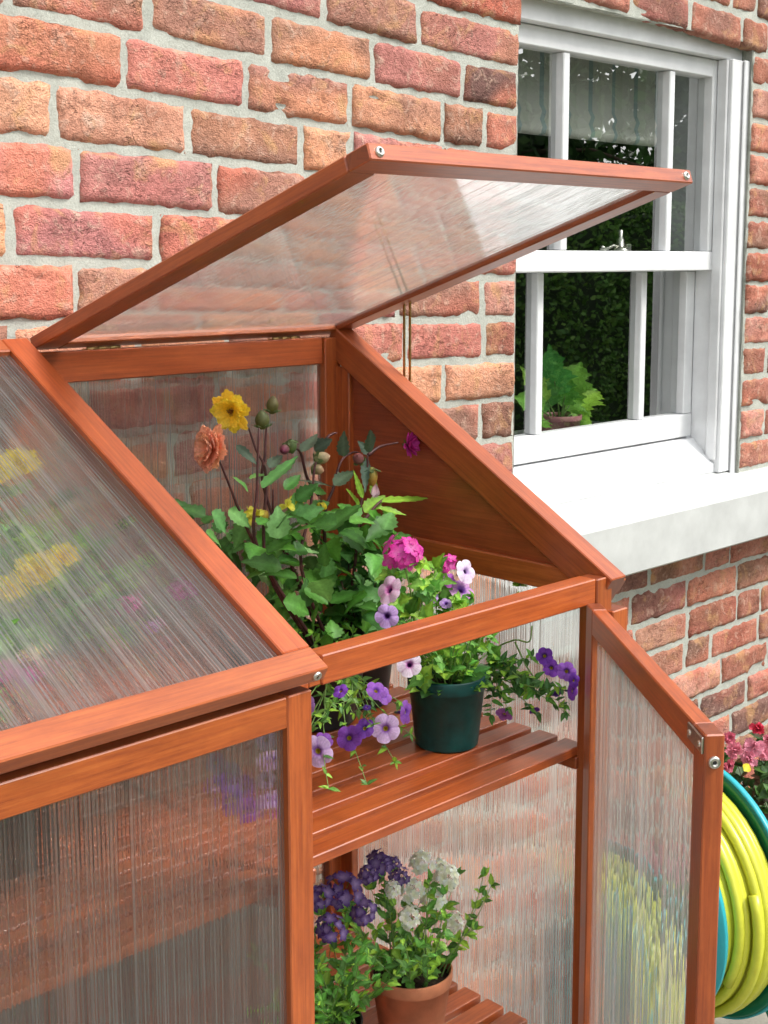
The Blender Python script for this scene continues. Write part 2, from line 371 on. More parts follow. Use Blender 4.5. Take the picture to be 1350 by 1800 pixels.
# ------------------------------------------------------------------ house wall
WX0, WX1 = 1.982, 2.822            # window opening
WZ0, WZ1 = -.66, .50               # (camera heights) underside of the sill to the head
def lev(X, n):                     # height of mortar joint n, which the old bricklayer let wander
    if X < 1.8:
        t = (X-.95)/.85; a = .085+(.052-.085)*t; h = .0825+(.078-.0825)*t
    else:
        t = min(1.4, (X-1.8)/1.06); a = .052+(.025-.052)*t; h = .078+(.0755-.078)*t
    if X < .95: a = .085; h = .0825
    return a-h*n
rw = random.Random(11)
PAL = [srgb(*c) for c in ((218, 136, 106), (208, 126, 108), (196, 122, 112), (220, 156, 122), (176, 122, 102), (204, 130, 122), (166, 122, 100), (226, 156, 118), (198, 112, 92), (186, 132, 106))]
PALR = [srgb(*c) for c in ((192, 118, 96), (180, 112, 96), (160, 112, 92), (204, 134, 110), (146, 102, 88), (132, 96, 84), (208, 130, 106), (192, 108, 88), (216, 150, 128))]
fixed = {}
def px(y, xs): return [atY(x, y, 0).x for x in xs]
fixed[-1] = px(242, [-110, 134, 378, 543, 634, 790, 925])      # bricks above joint 0
fixed[0] = px(320, [-190, 15, 276, 500, 590, 700, 800, 915])
fixed[1] = px(430, [-100, 131, 352, 560, 700, 850, 912])
fixed[2] = px(530, [-230, 17, 245, 400, 620, 715, 853, 912])
fixed[3] = px(600, [-60, 150, 380, 626, 782, 910])
fixed[4] = px(685, [-150, 60, 300, 520, 640, 847, 908])
fixed[5] = px(750, [-100, 150, 330, 600, 790, 907])
fixed[6] = px(815, [300, 520, 700, 905])
def wall():
    b = MB()
    hole = lambda x, z: WX0 < x < WX1 and WZ0+H < z < WZ1+H
    for n in range(-12, 22):
        xs = []
        if n in fixed:
            q = fixed[n]; xs = list(q)
            x = xs[0]
            while x > -1.2: x -= rw.choice([.225, .225, .115]); xs.insert(0, x)
        else:
            x = -1.3+rw.uniform(0, .2); xs = [x]
        while xs[-1] < 4.9:
            x = xs[-1]; st = rw.choice([.222, .226, .218, .112]) if not (len(xs) > 1 and xs[-1]-xs[-2] < .13) else .224
            xs.append(x+st)
        # break at the opening
        zc = lev((WX0+WX1)/2, n+.5)
        segs = list(zip(xs, xs[1:]))
        if WZ0 < zc < WZ1:
            out = []
            for a, c in segs:
                if c <= WX0+.005 or a >= WX1-.005: out.append((a, c)); continue
                if a < WX0-.02: out.append((a, WX0+.004+rw.uniform(-.006, .007)))
                if c > WX1+.02: out.append((WX1-.006, c))
            res = []
            for a, c in out:                        # no slivers: merge with the neighbour
                if res and (c-a) < .075 and abs(res[-1][1]-a) < .004 and (c-res[-1][0]) < .3: res[-1] = (res[-1][0], c)
                else: res.append((a, c))
            segs = res
            # right hand pier alternates header and stretcher from the reveal
            segs = [s_ for s_ in segs if s_[1] <= WX0+.02]
            x = WX1+.001; first = .112 if n % 2 else .224
            segs.append((x, x+first)); x += first
            while x < 4.9: segs.append((x, x+.224)); x += .224
        for a, c in segs:
            xm = (a+c)/2
            zt = (lev(a, n)+lev(c, n))/2
            if lev(xm, n+1) < -H-.05 or xm > 4.7: continue
            near = .2 < xm < 3.2 and -1.45 < zt < .75
            nu, nv = (int((c-a)/.0085), 9) if near else (5, 3)
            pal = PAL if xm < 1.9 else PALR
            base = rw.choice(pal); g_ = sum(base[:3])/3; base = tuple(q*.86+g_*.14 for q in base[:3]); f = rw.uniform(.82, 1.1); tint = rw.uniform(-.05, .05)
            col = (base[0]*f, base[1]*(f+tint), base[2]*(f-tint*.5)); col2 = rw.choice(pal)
            if rw.random() < .012: col = tuple(k*.3 for k in srgb(110, 90, 90)[:3])
            seed = rw.uniform(0, 100); pro = rw.uniform(-.0005, .0045); ty = rw.uniform(-.010, .010); j = .0048
            edge = abs(a-(WX1+.001)) < .01 or abs(c-(WX0+.008)) < .01
            rows = []; dark = rw.random() < .35
            for iv in range(nv+1):
                v = iv/nv; row = []
                for iu in range(nu+1):
                    u = iu/nu
                    x = a+j+(c-a-2*j)*u
                    z1, z0 = lev(x, n)-j, lev(x, n+1)+j
                    z = z0+(z1-z0)*v
                    # rounding and ragged arrises
                    du = min(u, 1-u)*(c-a); dv = min(v, 1-v)*.07; e = min(du, dv)
                    q = V((x*40, seed, z*40))
                    rag = noise.noise(q)*.5+.5
                    dep = -pro + max(0, 1-e/(.002+.005*rag))**2*(.004+.006*rag)
                    dep += noise.noise(V((x*22, seed+5, z*30)))*.0019 + noise.noise(V((x*75, seed+9, z*90)))*.0012
                    chip = noise.noise(V((x*14, seed+30, z*26)))
                    if chip > .40 and e < .016: dep += (chip-.40)*.03
                    x2 = x+noise.noise(V((seed, z*60, x*9)))*.0035*(1 if du < .002 else 0)
                    z2 = z+noise.noise(V((x*45, seed+2, v*2)))*.0045*(1 if dv < .001 else .25)
                    mixf = max(0, min(1, noise.noise(V((x*9, seed+50, z*14)))*1.8+.3))*.7
                    cc = tuple(col[k]*(1-mixf)+col2[k]*mixf for k in range(3))
                    row.append(b.vert((x2, dep+ty*(v-.5)*.2, z2+H), cc))
                rows.append(row)
            for r0, r1 in zip(rows, rows[1:]):
                for i in range(nu): b.face((r0[i], r0[i+1], r1[i+1], r1[i]))
            per = [r for r in rows[0]]+[r[-1] for r in rows[1:]]+list(reversed(rows[-1][:-1]))+[r[0] for r in reversed(rows[1:-1])]
            back = .10 if edge else .022
            bk = []
            for i in per:
                p = b.v[i]; bk.append(b.vert((p[0]+(noise.noise(V(p)*50)*.002), back, p[2]), b.c[i]))
            for i in range(len(per)):
                k = (i+1) % len(per); b.face((per[k], per[i], bk[i], bk[k]))
    # mortar bed
    b.mi = 1
    st = .008; X0, X1, Zb, Zt = .1, 3.3, -H, .8
    nx = int((X1-X0)/st); nz = int((Zt-Zb)/st); ids = []
    for k in range(nz+1):
        z = Zb+k*st; r = []
        for i in range(nx+1):
            x = X0+i*st
            y = .0038+noise.noise(V((x*13, 1, z*13)))*.0022+noise.noise(V((x*55, 7, z*55)))*.0016+noise.noise(V((x*120, 2, z*120)))*.0007
            r.append(b.vert((x, y, z+H)))
        ids.append(r)
    for k in range(nz):
        for i in range(nx):
            if not hole(X0+(i+.5)*st, Zb+(k+.5)*st+H): b.face((ids[k][i], ids[k][i+1], ids[k+1][i+1], ids[k+1][i]))
    def quad(*p): b.face(tuple(b.vert(q) for q in p), None, False)
    for x0, x1, z0, z1 in ((-1.5, X0, -H, 1.4), (X1, 5.0, -H, 1.4), (X0, X1, Zt, 1.4)):
        quad((x0, .005, z0+H), (x1, .005, z0+H), (x1, .005, z1+H), (x0, .005, z1+H))
    za, zb = WZ0+H, WZ1+H
    rows = []
    for k in range(150):
        z = za+(zb-za)*k/149; w_ = noise.noise(V((z*22, 3, 1)))*.0018
        rows.append([b.vert((WX1+.004+w_, .024, z)), b.vert((WX1+.003+w_, .014, z)), b.vert((WX1+.001+w_, .006, z)), b.vert((WX1-.0015+w_*2, .0025+w_, z)), b.vert((WX1+.006, .010, z))])
    b.grid(rows)
    for x in (WX0-.002, WX1+.004): quad((x, .003, za), (x, .12, za), (x, .12, zb), (x, .003, zb))
    quad((WX0, .003, zb), (WX1, .003, zb), (WX1, .12, zb), (WX0, .12, zb))
    return b.build('brick_wall', [BRICK, MORTAR])
tag(wall(), 'old orange red brick house wall with thick pale mortar joints', 'wall')

# stone sill
b = MB()
def prism_x(b, prof, x0, x1):      # closed Y-Z profile swept along X
    A = [b.vert((x0, y, z+H)) for y, z in prof]; B = [b.vert((x1, y, z+H)) for y, z in prof]; n = len(prof)
    for i in range(n): k = (i+1) % n; b.face((A[i], A[k], B[k], B[i]), None, False)
    b.face(tuple(A), None, False); b.face(tuple(reversed(B)), None, False)
b.col = (1, 1, 1)
prism_x(b, [(.115, -.485), (.115, -.640), (-.092, -.645), (-.098, -.640), (-.100, -.533), (-.097, -.527), (-.090, -.524)][::-1], 1.905, 3.35)
o = b.build('stone_sill', SILLM); tag(o, 'thick white painted stone window sill jutting from brick wall', 'window sill')

# ------------------------------------------------------------------ sash window
win = empty('sash_window', ((WX0+WX1)/2, .08, Z(-.47)))
tag(win, 'white painted sash window with slim vertical glazing bars in brick wall', 'window')
def part(name, mt, parent, boxes, c=.002):
    b = MB()
    for q in boxes: b.box(*q[:4], q[4]+H, q[5]+H, c)
    return b.build(name, mt, parent)
FR = .052
part('window_frame', WHITE, win, [(WX1-.062, WX1+.006, .017, .10, -.500, .46), (WX0-.01, WX0+.03, .030, .10, -.485, .46),
     (WX1-.070, WX1-.0625, .026, .052, -.47, .46), (WX1-.020, WX1+.003, .010, .0165, -.508, .46), (WX0-.01, WX1, .030, .1005, .4605, .51),
     (WX1-.075, WX1-.045, .101, .19, -.47, .46), (WX0+.0, WX0+.025, .101, .19, -.47, .46)])
b = MB(); prism_x(b, [(.20, -.418), (.20, -.46), (.115, -.478), (.034, -.505), (.030, -.498), (.030, -.480), (.09, -.4225)][::-1], WX0, WX1-.058)
b.build('wooden_sill', WHITE, win)
ux = [atY(x, 620, .055).x for x in (989, 1170)]; lx = [atY(x, 620, .10).x for x in (950, 1131)]
uR = WX1-.0635; uL = WX0+.031
up_ = part('upper_sash', WHITE, win, [(uR-.022, uR, .053, .092, .024, .46), (uL, uL+.022, .053, .092, .024, .46),
      (uL, uR, .050, .094, -.020, .0235), (uL+.022, uR-.022, .053, .092, .42, .4595)])
for x in ux: part('glazing_bar', WHITE, up_, [(x-.0105, x+.0105, .056, .088, .0245, .4195)])
loL, loR = WX0+.031, WX1-.064
lo = part('lower_sash', WHITE, win, [(loR-.034, loR, .098, .136, -.362, -.022), (loL, loL+.03, .098, .136, -.362, -.022),
      (loL, loR, .096, .138, -.4175, -.3625), (loL, loR, .0965, .138, -.0215, .020)])
for x in lx: part('glazing_bar', WHITE, lo, [(x-.0105, x+.0105, .101, .132, -.362, -.022)])
def pane(x0, x1, y, z0, z1, parent):
    b = MB(); b.face(tuple(b.vert(p) for p in ((x0, y, z0+H), (x1, y, z0+H), (x1, y, z1+H), (x0, y, z1+H))), None, False)
    return b.build('glass_pane', GLASS, parent)
e = [uL+.02]+ux+[uR-.02]
for a, c in zip(e, e[1:]): pane(a, c, .075, .02, .425, up_)
e = [loL+.02]+lx+[loR-.03]
for a, c in zip(e, e[1:]): pane(a, c, .118, -.366, -.02, lo)
# sash fastener on the meeting rail
b = MB(); p = V((atY(1090, 430, .115).x, .115, 0))
b.lathe([(0, .0), (.022, 0), (.022, .006), (.016, .012), (.010, .014), (.009, .030), (.006, .034), (.006, .050), (0, .052)], p+V((0, 0, .020+H)), n=20)
b.tube([p+V((0, 0, .032+H)), p+V((-.02, .004, .036+H)), p+V((-.045, .008, .028+H)), p+V((-.06, .008, .032+H))], [.005, .004, .004, .006], 8)
b.box(p.x+.014, p.x+.03, .105, .12, .020+H, .040+H)
b.build('sash_fastener', STEEL, win)
# room behind
b = MB()
def quad(b, *p): b.face(tuple(b.vert(q) for q in p), None, False)
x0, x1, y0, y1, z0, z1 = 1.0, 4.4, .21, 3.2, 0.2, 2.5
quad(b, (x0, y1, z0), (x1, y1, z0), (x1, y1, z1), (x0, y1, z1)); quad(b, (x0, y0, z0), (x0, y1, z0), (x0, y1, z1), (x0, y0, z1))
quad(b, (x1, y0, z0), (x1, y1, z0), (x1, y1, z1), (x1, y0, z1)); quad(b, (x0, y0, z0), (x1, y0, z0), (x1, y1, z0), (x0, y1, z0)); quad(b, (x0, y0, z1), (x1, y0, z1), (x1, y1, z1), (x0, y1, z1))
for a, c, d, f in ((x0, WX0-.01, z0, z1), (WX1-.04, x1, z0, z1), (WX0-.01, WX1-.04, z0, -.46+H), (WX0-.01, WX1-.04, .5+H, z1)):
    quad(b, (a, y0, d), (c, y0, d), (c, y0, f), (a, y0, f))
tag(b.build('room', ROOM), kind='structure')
part('inner_sill', WHITE, win, [(WX0+.03, WX1-.07, .1395, .40, -.455, -.4045)], .004)
b = MB()
rows = []
zb_ = atY(1100, 250, .17).z
for k, (dz, dy) in enumerate([(.25, 0), (.06, 0), (.045, -.008), (.03, -.002), (.012, -.010), (.0, -.006), (-.004, .002), (.0, .008), (.25, .008)]):
    rows.append([b.vert((x, .17+dy+.002*math.sin(x*40), zb_+dz)) for x in [WX0+.03+i*.02 for i in range(36)]])
b.grid(rows); o = b.build('roman_blind', BLIND); tag(o, 'pale striped fabric blind hanging inside top of sash window', 'blind')

# ------------------------------------------------------------------ polycarbonate sheets (corrugated twin skins)
PITCH = .0045
def poly_sheet(name, corners, parent, flute, thick=.004, shape=None, seed=1, amp0=.0009, mt=None):
    """corners: origin, vector across flutes, vector along flutes; flutes run along 'flute'"""
    O, A, F = V(corners[0]), V(corners[1]), V(corners[2]); nrm = A.cross(F).normalized()
    rr = random.Random(seed); W = A.length; n = max(4, int(W/PITCH)); K = 6
    b = MB(); Lf = F.length; ah = A/W; camside = (CAM-(O+A/2+F/2)).dot(nrm) > 0
    for sgn in (-1, 1):
        lo_, hi_ = [], []; us = []
        for i in range(n*K+1):
            per = i//K; u = i/(n*K)
            amp = amp0*(.6+.8*random.Random(seed*1000+per+(50000 if sgn > 0 else 0)).random())
            y = sgn*thick/2 + sgn*amp*math.cos(2*math.pi*i/K)
            p = O+A*u+nrm*y
            t0, t1 = shape(u) if shape else (0, 1)
            lo_.append(b.vert(p+F*t0)); hi_.append(b.vert(p+F*t1)); us.append((u*W, t0*Lf, t1*Lf))
        for i in range(n*K):
            uv = [(us[i][1], us[i][0]), (us[i+1][1], us[i+1][0]), (us[i+1][2], us[i+1][0]), (us[i][2], us[i][0])]
            b.mi = 0 if (sgn > 0) == camside else 1
            if sgn > 0: b.face((lo_[i], lo_[i+1], hi_[i+1], hi_[i]), uv)
            else: b.face((lo_[i+1], lo_[i], hi_[i], hi_[i+1]), [uv[1], uv[0], uv[3], uv[2]])
        if sgn < 0: L0, H0 = lo_, hi_
    nn = n*K
    for a, c, q in ((L0, lo_, 0), (H0, hi_, 0)):
        for i in range(nn): b.face((a[i], a[i+1], c[i+1], c[i]), None, False)
    b.face((L0[0], lo_[0], hi_[0], H0[0]), None, False); b.face((L0[-1], lo_[-1], hi_[-1], H0[-1]), None, False)
    b.mi = 1
    k = len(b.v); o = b.build(name, [mt or POLY_BACK, POLYB], parent); at = o.data.attributes.new('flat', 'FLOAT_VECTOR', 'POINT')
    half = k//2; fl = []
    for i in range(k): q = -nrm if i < half else nrm; fl += [q.x, q.y, q.z]
    at.data.foreach_set('vector', fl); return o

# ------------------------------------------------------------------ greenhouse
GX0, GXM, GX1 = .33, .902, 1.478
gh = empty('mini_greenhouse', ((GX0+GX1)/2, -.33, 0))
tag(gh, 'orange stained wooden mini greenhouse with polycarbonate panes, right lid and right door open', 'greenhouse')
YB, YF = -.05, -.61              # back and front planes
BOT = -1.36
BR = .033
def topz(Y): return -.112 + (Y+.085)*((-.412+.112)/(-.60+.085))   # slope of the carcass sides
# back frame
b = MB()
zt = -.118
b.beam((GX0+.02, YB-.009, Z(zt-.0215)), (1.4165, YB-.009, Z(zt-.0215)), .018, .043, (0, 1, 0))
b.beam((1.434, YB-.012, Z(BOT)), (1.434, YB-.012, Z(zt-.001)), .034, .022, (1, 0, 0))
b.beam((.912, YB-.010, Z(BOT)), (.912, YB-.010, Z(zt-.044)), .034, .018, (1, 0, 0))
b.beam((GX0+.03, YB-.012, Z(BOT)), (GX0+.03, YB-.012, Z(zt-.044)), .034, .02, (1, 0, 0))
b.beam((GX0+.048, YB-.009, Z(BOT+.02)), (.894, YB-.009, Z(BOT+.02)), .018, .04, (0, 1, 0))
b.beam((.930, YB-.009, Z(BOT+.02)), (1.416, YB-.009, Z(BOT+.02)), .018, .04, (0, 1, 0))
bf = b.build('back_frame', WOOD, gh)
for x0, x1, s in ((GX0+.045, .897, 1), (.927, 1.419, 2)):
    poly_sheet('back_pane', ((x0, YB-.010, Z(BOT+.035)), (x1-x0, 0, 0), (0, 0, zt-.040-BOT-.035)), bf, 'z', seed=s)
# side frames
def side_frame(xin, xout, sgn, seed):
    b = MB(); xm = (xin+xout)/2; wd = abs(xout-xin)
    y0, y1 = -.066, -.6225
    ang = V((0, y1-y0, topz(y1)-topz(y0))); nz = V((0, -ang.z, ang.y)).normalized(); nz = nz if nz.z > 0 else -nz
    th = .046
    b.beam(V((xm, y0, Z(topz(y0)))) - nz*th/2, V((xm, y1, Z(topz(y1)))) - nz*th/2, wd, th, (1, 0, 0))
    # outer trim strip a little lower than the rail
    b.beam(V((xout+sgn*.0055, y0, Z(topz(y0)))) - nz*(.010+.012), V((xout+sgn*.0055, y1+.002, Z(topz(y1+.002)))) - nz*(.010+.012), .010, .024, (1, 0, 0))
    b.beam((xm, y0-.017, Z(BOT)), (xm, y0-.017, Z(topz(y0-.017)-.055)), wd-.006, .034, (1, 0, 0))       # rear stile
    b.beam((xm+sgn*.004, YF+.0, Z(BOT)), (xm+sgn*.004, YF+.0, Z(topz(YF)-.052)), wd, .026, (1, 0, 0))     # front stile
    b.beam((xm, -.101, Z(-.442)), (xm, YF+.014, Z(-.442)), .024, .036, (1, 0, 0))                          # mid rail
    b.beam((xm, -.101, Z(BOT+.02)), (xm, YF+.014, Z(BOT+.02)), .024, .04, (1, 0, 0))
    s = b.build('side_frame', WOOD, gh)
    # triangular board infill
    b = MB(); pts = [(-.09, topz(-.09)-.05), (-.09, -.43), (-.585, -.43), (-.585, topz(-.585)-.02)]
    nn = 24; th = .009
    for dx in (-th/2, th/2):
        lo_ = []; hi_ = []
        for i in range(nn+1):
            y = -.09+(-.585+.09)*i/nn; lo_.append(b.vert((xm+dx, y, Z(-.43)))); hi_.append(b.vert((xm+dx, y, Z(max(-.429, topz(y)-.030)))))
        for i in range(nn):
            ya, yb = -.09-.495*i/nn, -.09-.495*(i+1)/nn
            q = [(ya, 3+0), (yb, 3), (yb, 3+.43+max(-.429, topz(yb)-.03)), (ya, 3+.43+max(-.429, topz(ya)-.03))]
            b.face((lo_[i], lo_[i+1], hi_[i+1], hi_[i]), q, False)
    b.build('side_board', WOODD, s)
    poly_sheet('side_pane', ((xm, -.095, Z(BOT+.035)), (0, -.505, 0), (0, 0, -.452-BOT-.035)), s, 'z', seed=seed, amp0=.0011, mt=POLY_SIDE)
    return s
side_frame(1.440, 1.474, 1, 5)
side_frame(GX0+.034, GX0, -1, 6)
# front frame of the carcass
b = MB()
FT = -.422
b.beam((GXM+.022, YF+.012, Z(FT-.017)), (1.4185, YF+.012, Z(FT-.017)), .028, .034, (0, 1, 0))
b.beam((GX0+.036, YF+.012, Z(FT-.024)), (GXM-.012, YF+.012, Z(FT-.024)), .028, .034, (0, 1, 0))
b.beam((1.4365, YF+.0115, Z(BOT)), (1.4365, YF+.0115, Z(FT-.0008)), .034, .030, (1, 0, 0))
b.beam((.893, YF+.013, Z(BOT)), (.893, YF+.013, Z(-.448)), .028, .026, (1, 0, 0))
b.beam((.905, YF+.012, Z(FT-.017)), (GXM+.0215, YF+.012, Z(FT-.017)), .026, .032, (0, 1, 0))
b.beam((GX0+.036, YF+.012, Z(BOT+.02)), (1.4185, YF+.012, Z(BOT+.02)), .026, .04, (0, 1, 0))
b.build('front_frame', WOOD, gh)
# centre rafter that carries both lids
b = MB(); y0, y1 = -.07, -.595; k = -.034
b.beam((.905, y0, Z(topz(y0)+k-.02)), (.905, y1, Z(topz(y1)+k-.02+.005)), .03, .034, (1, 0, 0)); b.build('centre_rafter', WOOD, gh)

# lids ------------------------------------------------------------
def screw(b, p, nrm, r=.0055):
    nrm = V(nrm).normalized()
    b.mi = 0; b.lathe([(0, .0012), (r*.35, .0012), (r*.42, .0025), (r*.85, .0024), (r, .0012), (r*1.05, -.001)], p, nrm, 24)
    b.mi = 1; b.lathe([(0, .0014), (r*.34, .0014), (r*.38, .0012)], p, nrm, 6)
def make_lid(x0, x1, P0, P1, label, seed, front=.034, back=.030, open_=False):
    P0 = V((0, P0[0], Z(P0[1]))); P1 = V((0, P1[0], Z(P1[1]))); d = (P1-P0); Ln = d.length; d.normalize()
    up = V((0, -d.z, d.y)); up = up if up.z > 0 else -up
    T = .018; ST = .038; c = -up*T/2
    X = V((1, 0, 0)); b = MB()
    q = lambda x, s: V((x, 0, 0))+P0+d*s+c
    b.beam(q(x0, Ln-front/2), q(x1, Ln-front/2), front, T, d)                  # front rail, full width
    b.beam(q(x0+ST/2, 0), q(x0+ST/2, Ln-front-.0003), ST, T, X)
    b.beam(q(x1-ST/2, 0), q(x1-ST/2, Ln-front-.0003), ST, T, X)
    b.beam(q(x0+ST+.0003, back/2), q(x1-ST-.0003, back/2), back, T, d)
    f = b.build('lid', WOOD, gh); f['label'] = label
    poly_sheet('lid_pane', (q(x0+ST-.006, back-.006)-up*.0008, X*(x1-x0-2*ST+.012), d*(Ln-front-back+.012)), f, 'd', seed=seed, amp0=.00022 if open_ else .0010, mt=POLY_LID if open_ else POLY_CLOSED)
    for x in (x0+.014, x1-.014):
        b = MB(); screw(b, q(x, Ln)+d*.0002, d); b.build('screw', [STEEL, DARKM], f)
    return f, P0, d, up
f1, *_ = make_lid(GX0+.004, .9005, (-.052, -.098), (-.650, -.421), 'closed left lid', 11)
f2, LP, Ld, Lu = make_lid(.9105, 1.480, (-.040, -.099), (-.700, .116), 'open lid propped up over the right bay', 12, open_=True)
# hinges between the back rail and the open lid
for xpx in (182, 503):
    x = atY(xpx, 592, -.062).x; b = MB(); z = Z(-.1165)
    for k in range(3):
        b.tube([(x-.027+k*.0183, -.062, z), (x-.0105+k*.0183, -.062, z)], .0028, 10)
    b.box(x-.027, x+.027, -.060, -.048, z-.0018, z-.0005, .0003); b.build('hinge', BRASS, f2)
# slotted stay
b = MB(); pA, pB = atX(715.5, 672, 1.482), atX(715.5, 522, 1.462)
axs = (pB-pA).normalized(); sd_ = RT.copy(); sd_ = (V((0, -1, 0))-axs*V((0, -1, 0)).dot(axs)).normalized(); hw = .0062
pts = []
for s in (-1, 1): b.beam(pA+sd_*s*hw, pB+sd_*s*hw, .0046, .002, sd_, .0004)
b.beam(pA-sd_*hw*1.4+axs*.0, pA+sd_*hw*1.4+axs*.0, .009, .0026, axs, .0004)
b.beam(pB-sd_*hw*1.4-axs*.003, pB+sd_*hw*1.4-axs*.003, .010, .0026, axs, .0004)
b.build('lid_stay', BRASS, gh)

# shelves -----------------------------------------------------------
def shelf(zt_, ys, name, lab):
    rr = random.Random(4)
    s0 = MB(); s0.beam((.905, -.085, Z(zt_-.0225)), (.905, -.588, Z(zt_-.0225)), .058, .018, (1, 0, 0))
    o = s0.build(name, WOOD, gh)
    for x in (1.424, GX0+.05):
        s0 = MB(); s0.beam((x, -.085, Z(zt_-.0225)), (x, -.588, Z(zt_-.0225)), .022, .018, (1, 0, 0)); s0.build('bearer', WOOD, o)
    for a, y in enumerate(ys):
        for (xa, xb) in ((GX0+.04, .8975), (.9085, 1.437-rr.uniform(0, .004))):
            b = MB(); b.beam((xa, y, Z(zt_-.0065)), (xb, y, Z(zt_-.0065)), .034, .013, (0, 1, 0), .0011); b.build('slat', WOOD, o)
    return o
SZ = -.665
shelf(SZ, [-.568+i*.0468 for i in range(11)], 'shelf', '')
LZ = -1.12
shelf(LZ, [-.568+i*.0468 for i in range(11)], 'shelf', '')

# doors -------------------------------------------------------------
def door(hx, hy, dirv, wdt, topz_, botz, label, inner, seed, furniture=True):
    dv = V(dirv).normalized(); n = V(inner).normalized(); T = .02; ST = .034
    O = V((hx, hy, 0)); b = MB(); q = lambda s, z: O+dv*s+V((0, 0, Z(z)))+n*T/2
    b.beam(q(ST/2, botz), q(ST/2, topz_), ST, T, dv)
    b.beam(q(wdt-ST/2, botz), q(wdt-ST/2, topz_), ST, T, dv)
    b.beam(q(ST+.0003, topz_-.0175), q(wdt-ST-.0003, topz_-.0175), T, .034, n)
    b.beam(q(ST+.0003, botz+.02), q(wdt-ST-.0003, botz+.02), T, .04, n)
    f = b.build('door', WOOD, gh); f['label'] = label
    poly_sheet('door_pane', (q(ST-.006, botz+.034), dv*(wdt-2*ST+.012), V((0, 0, topz_-botz-.062))), f, 'z', seed=seed, amp0=.0007, mt=POLY_DOOR)
    return f, q, dv, n
door(GX0+.006, -.635, (1, 0, 0), .551+.002, -.4465, BOT+.01, 'closed left door', (0, 1, 0), 21)
an = R_(50); dd = (-math.cos(an), -math.sin(an), 0); di = (-math.sin(an), math.cos(an), 0)
f, q, dv, dn = door(1.414, -.624, dd, .500, -.452, BOT+.01, 'right door standing half open', di, 22)
b = MB(); screw(b, q(.500, -.452-.028)+dv*.0003, dv, .0062); b.build('screw', [STEEL, DARKM], f)
b = MB()
pc = q(.500-.018, -.452-.012)+dn*.0112
b.beam(pc-dv*.030, pc+dv*.016, .0026, .017, dn, .0012)
for s in (-.022, .009): b.lathe([(0, .003), (.003, .0028), (.0036, 0)], pc+dv*s, dn, n=12)
b.build('latch_plate', STEEL, f)
# door hinges (brass knuckles on the hinge side)
for z in (-.56, -1.22):
    b = MB(); b.tube([(1.4165, -.628, Z(z)), (1.4165, -.628, Z(z-.05))], .004, 10); b.build('hinge', BRASS, f)
# small screw in the carcass under the closed lid
# ------------------------------------------------------------------ plants
def leafmesh(b, base, tip, up, wid, col, rnd, ser=7, fold=.25, curl=.25, lobes=0, nl=None, tipw=0.0):
    base = V(base); tip = V(tip); d = tip-base; Ln = d.length
    if Ln < 1e-5: return
    d.normalize(); up = V(up); up = (up-d*up.dot(d))
    if up.length < 1e-4: up = d.orthogonal()
    up.normalize(); sd = d.cross(up)
    n = nl or max(5, ser*2); rows = []
    k0 = rnd.uniform(-.25, .25); tw = rnd.uniform(-.3, .3)
    pale = tuple(min(1, c*1.35+.01) for c in col)
    for i in range(n+1):
        t = i/n
        w_ = wid/2*(math.sin(math.pi*min(1, t**.72*.97+.03))**.85)*(1-.25*t)*1.15
        if i == n: w_ = wid*.01
        if ser: w_ *= (1+(.16 if i % 2 else -.10)) if 0 < i < n else 1
        if lobes: w_ *= 1+.28*math.sin(t*math.pi*lobes*2)
        cen = base+d*Ln*t - up*curl*Ln*(t*t) + sd*k0*Ln*.3*t*t
        row = []
        for s in (-1, -.5, 0, .5, 1):
            lift = fold*w_*abs(s) + .10*w_*math.sin(t*9+s*2+k0*20)*abs(s)
            sh = (.02*Ln if (ser and i % 2 and abs(s) == 1) else 0)
            p = cen + sd*(w_*s) + up*lift + d*sh + up*tw*w_*s
            f = 1.0 if s else 0
            c = pale if s == 0 else (col if abs(s) < 1 else tuple(q*.95 for q in col))
            row.append(b.vert(p, c))
        rows.append(row)
    b.grid(rows)
def jit(col, rnd, a=.2):
    f = rnd.uniform(1-a, 1+a); return (col[0]*f*rnd.uniform(.9, 1.1), col[1]*f, col[2]*f*rnd.uniform(.85, 1.15))
G_MID = (.115, .32, .045); G_BLUE = (.15, .36, .09); G_LITE = (.26, .48, .05); G_DARK = (.055, .17, .028); G_GREY = (.075, .12, .075); G_PALE = (.30, .52, .20)
TOCAM = lambda p: (CAM-p).normalized()
def rdir(r, up=.3):
    while True:
        v = V((r.uniform(-1, 1), r.uniform(-1, 1), r.uniform(-1, 1)))
        if .1 < v.length < 1: v.normalize(); v.z += up; return v.normalized()
def inside(p, lim=1.405):
    """slide a point towards the open front until it is inside the side panes"""
    return p if p.x <= lim else CAM+(p-CAM)*((lim-CAM.x)/(p.x-CAM.x))
def pxleaf(b, r, a, t, Y, w, col, dY=0, **kw):
    p0 = atY(a[0], a[1], Y); p1 = atY(t[0], t[1], Y+dY); sc_ = mpp(p0)
    up = (TOCAM(p0)*.7+V((0, 0, .8))+rdir(r, 0)*.35)
    leafmesh(b, p0, p1, up, w*sc_, jit(col, r, .15), r, curl=kw.pop('curl', r.uniform(-.05, .15)), **kw)
def smooth_path(pts, n=6):
    P = [V(p) for p in pts]; out = []
    Q = [P[0]*2-P[1]]+P+[P[-1]*2-P[-2]]
    for i in range(1, len(Q)-2):
        for k in range(n):
            t = k/n; a, b_, c, d = Q[i-1], Q[i], Q[i+1], Q[i+2]
            out.append(.5*((2*b_)+(c-a)*t+(2*a-5*b_+4*c-d)*t*t+(3*b_-a-3*c+d)*t**3))
    out.append(P[-1]); return out
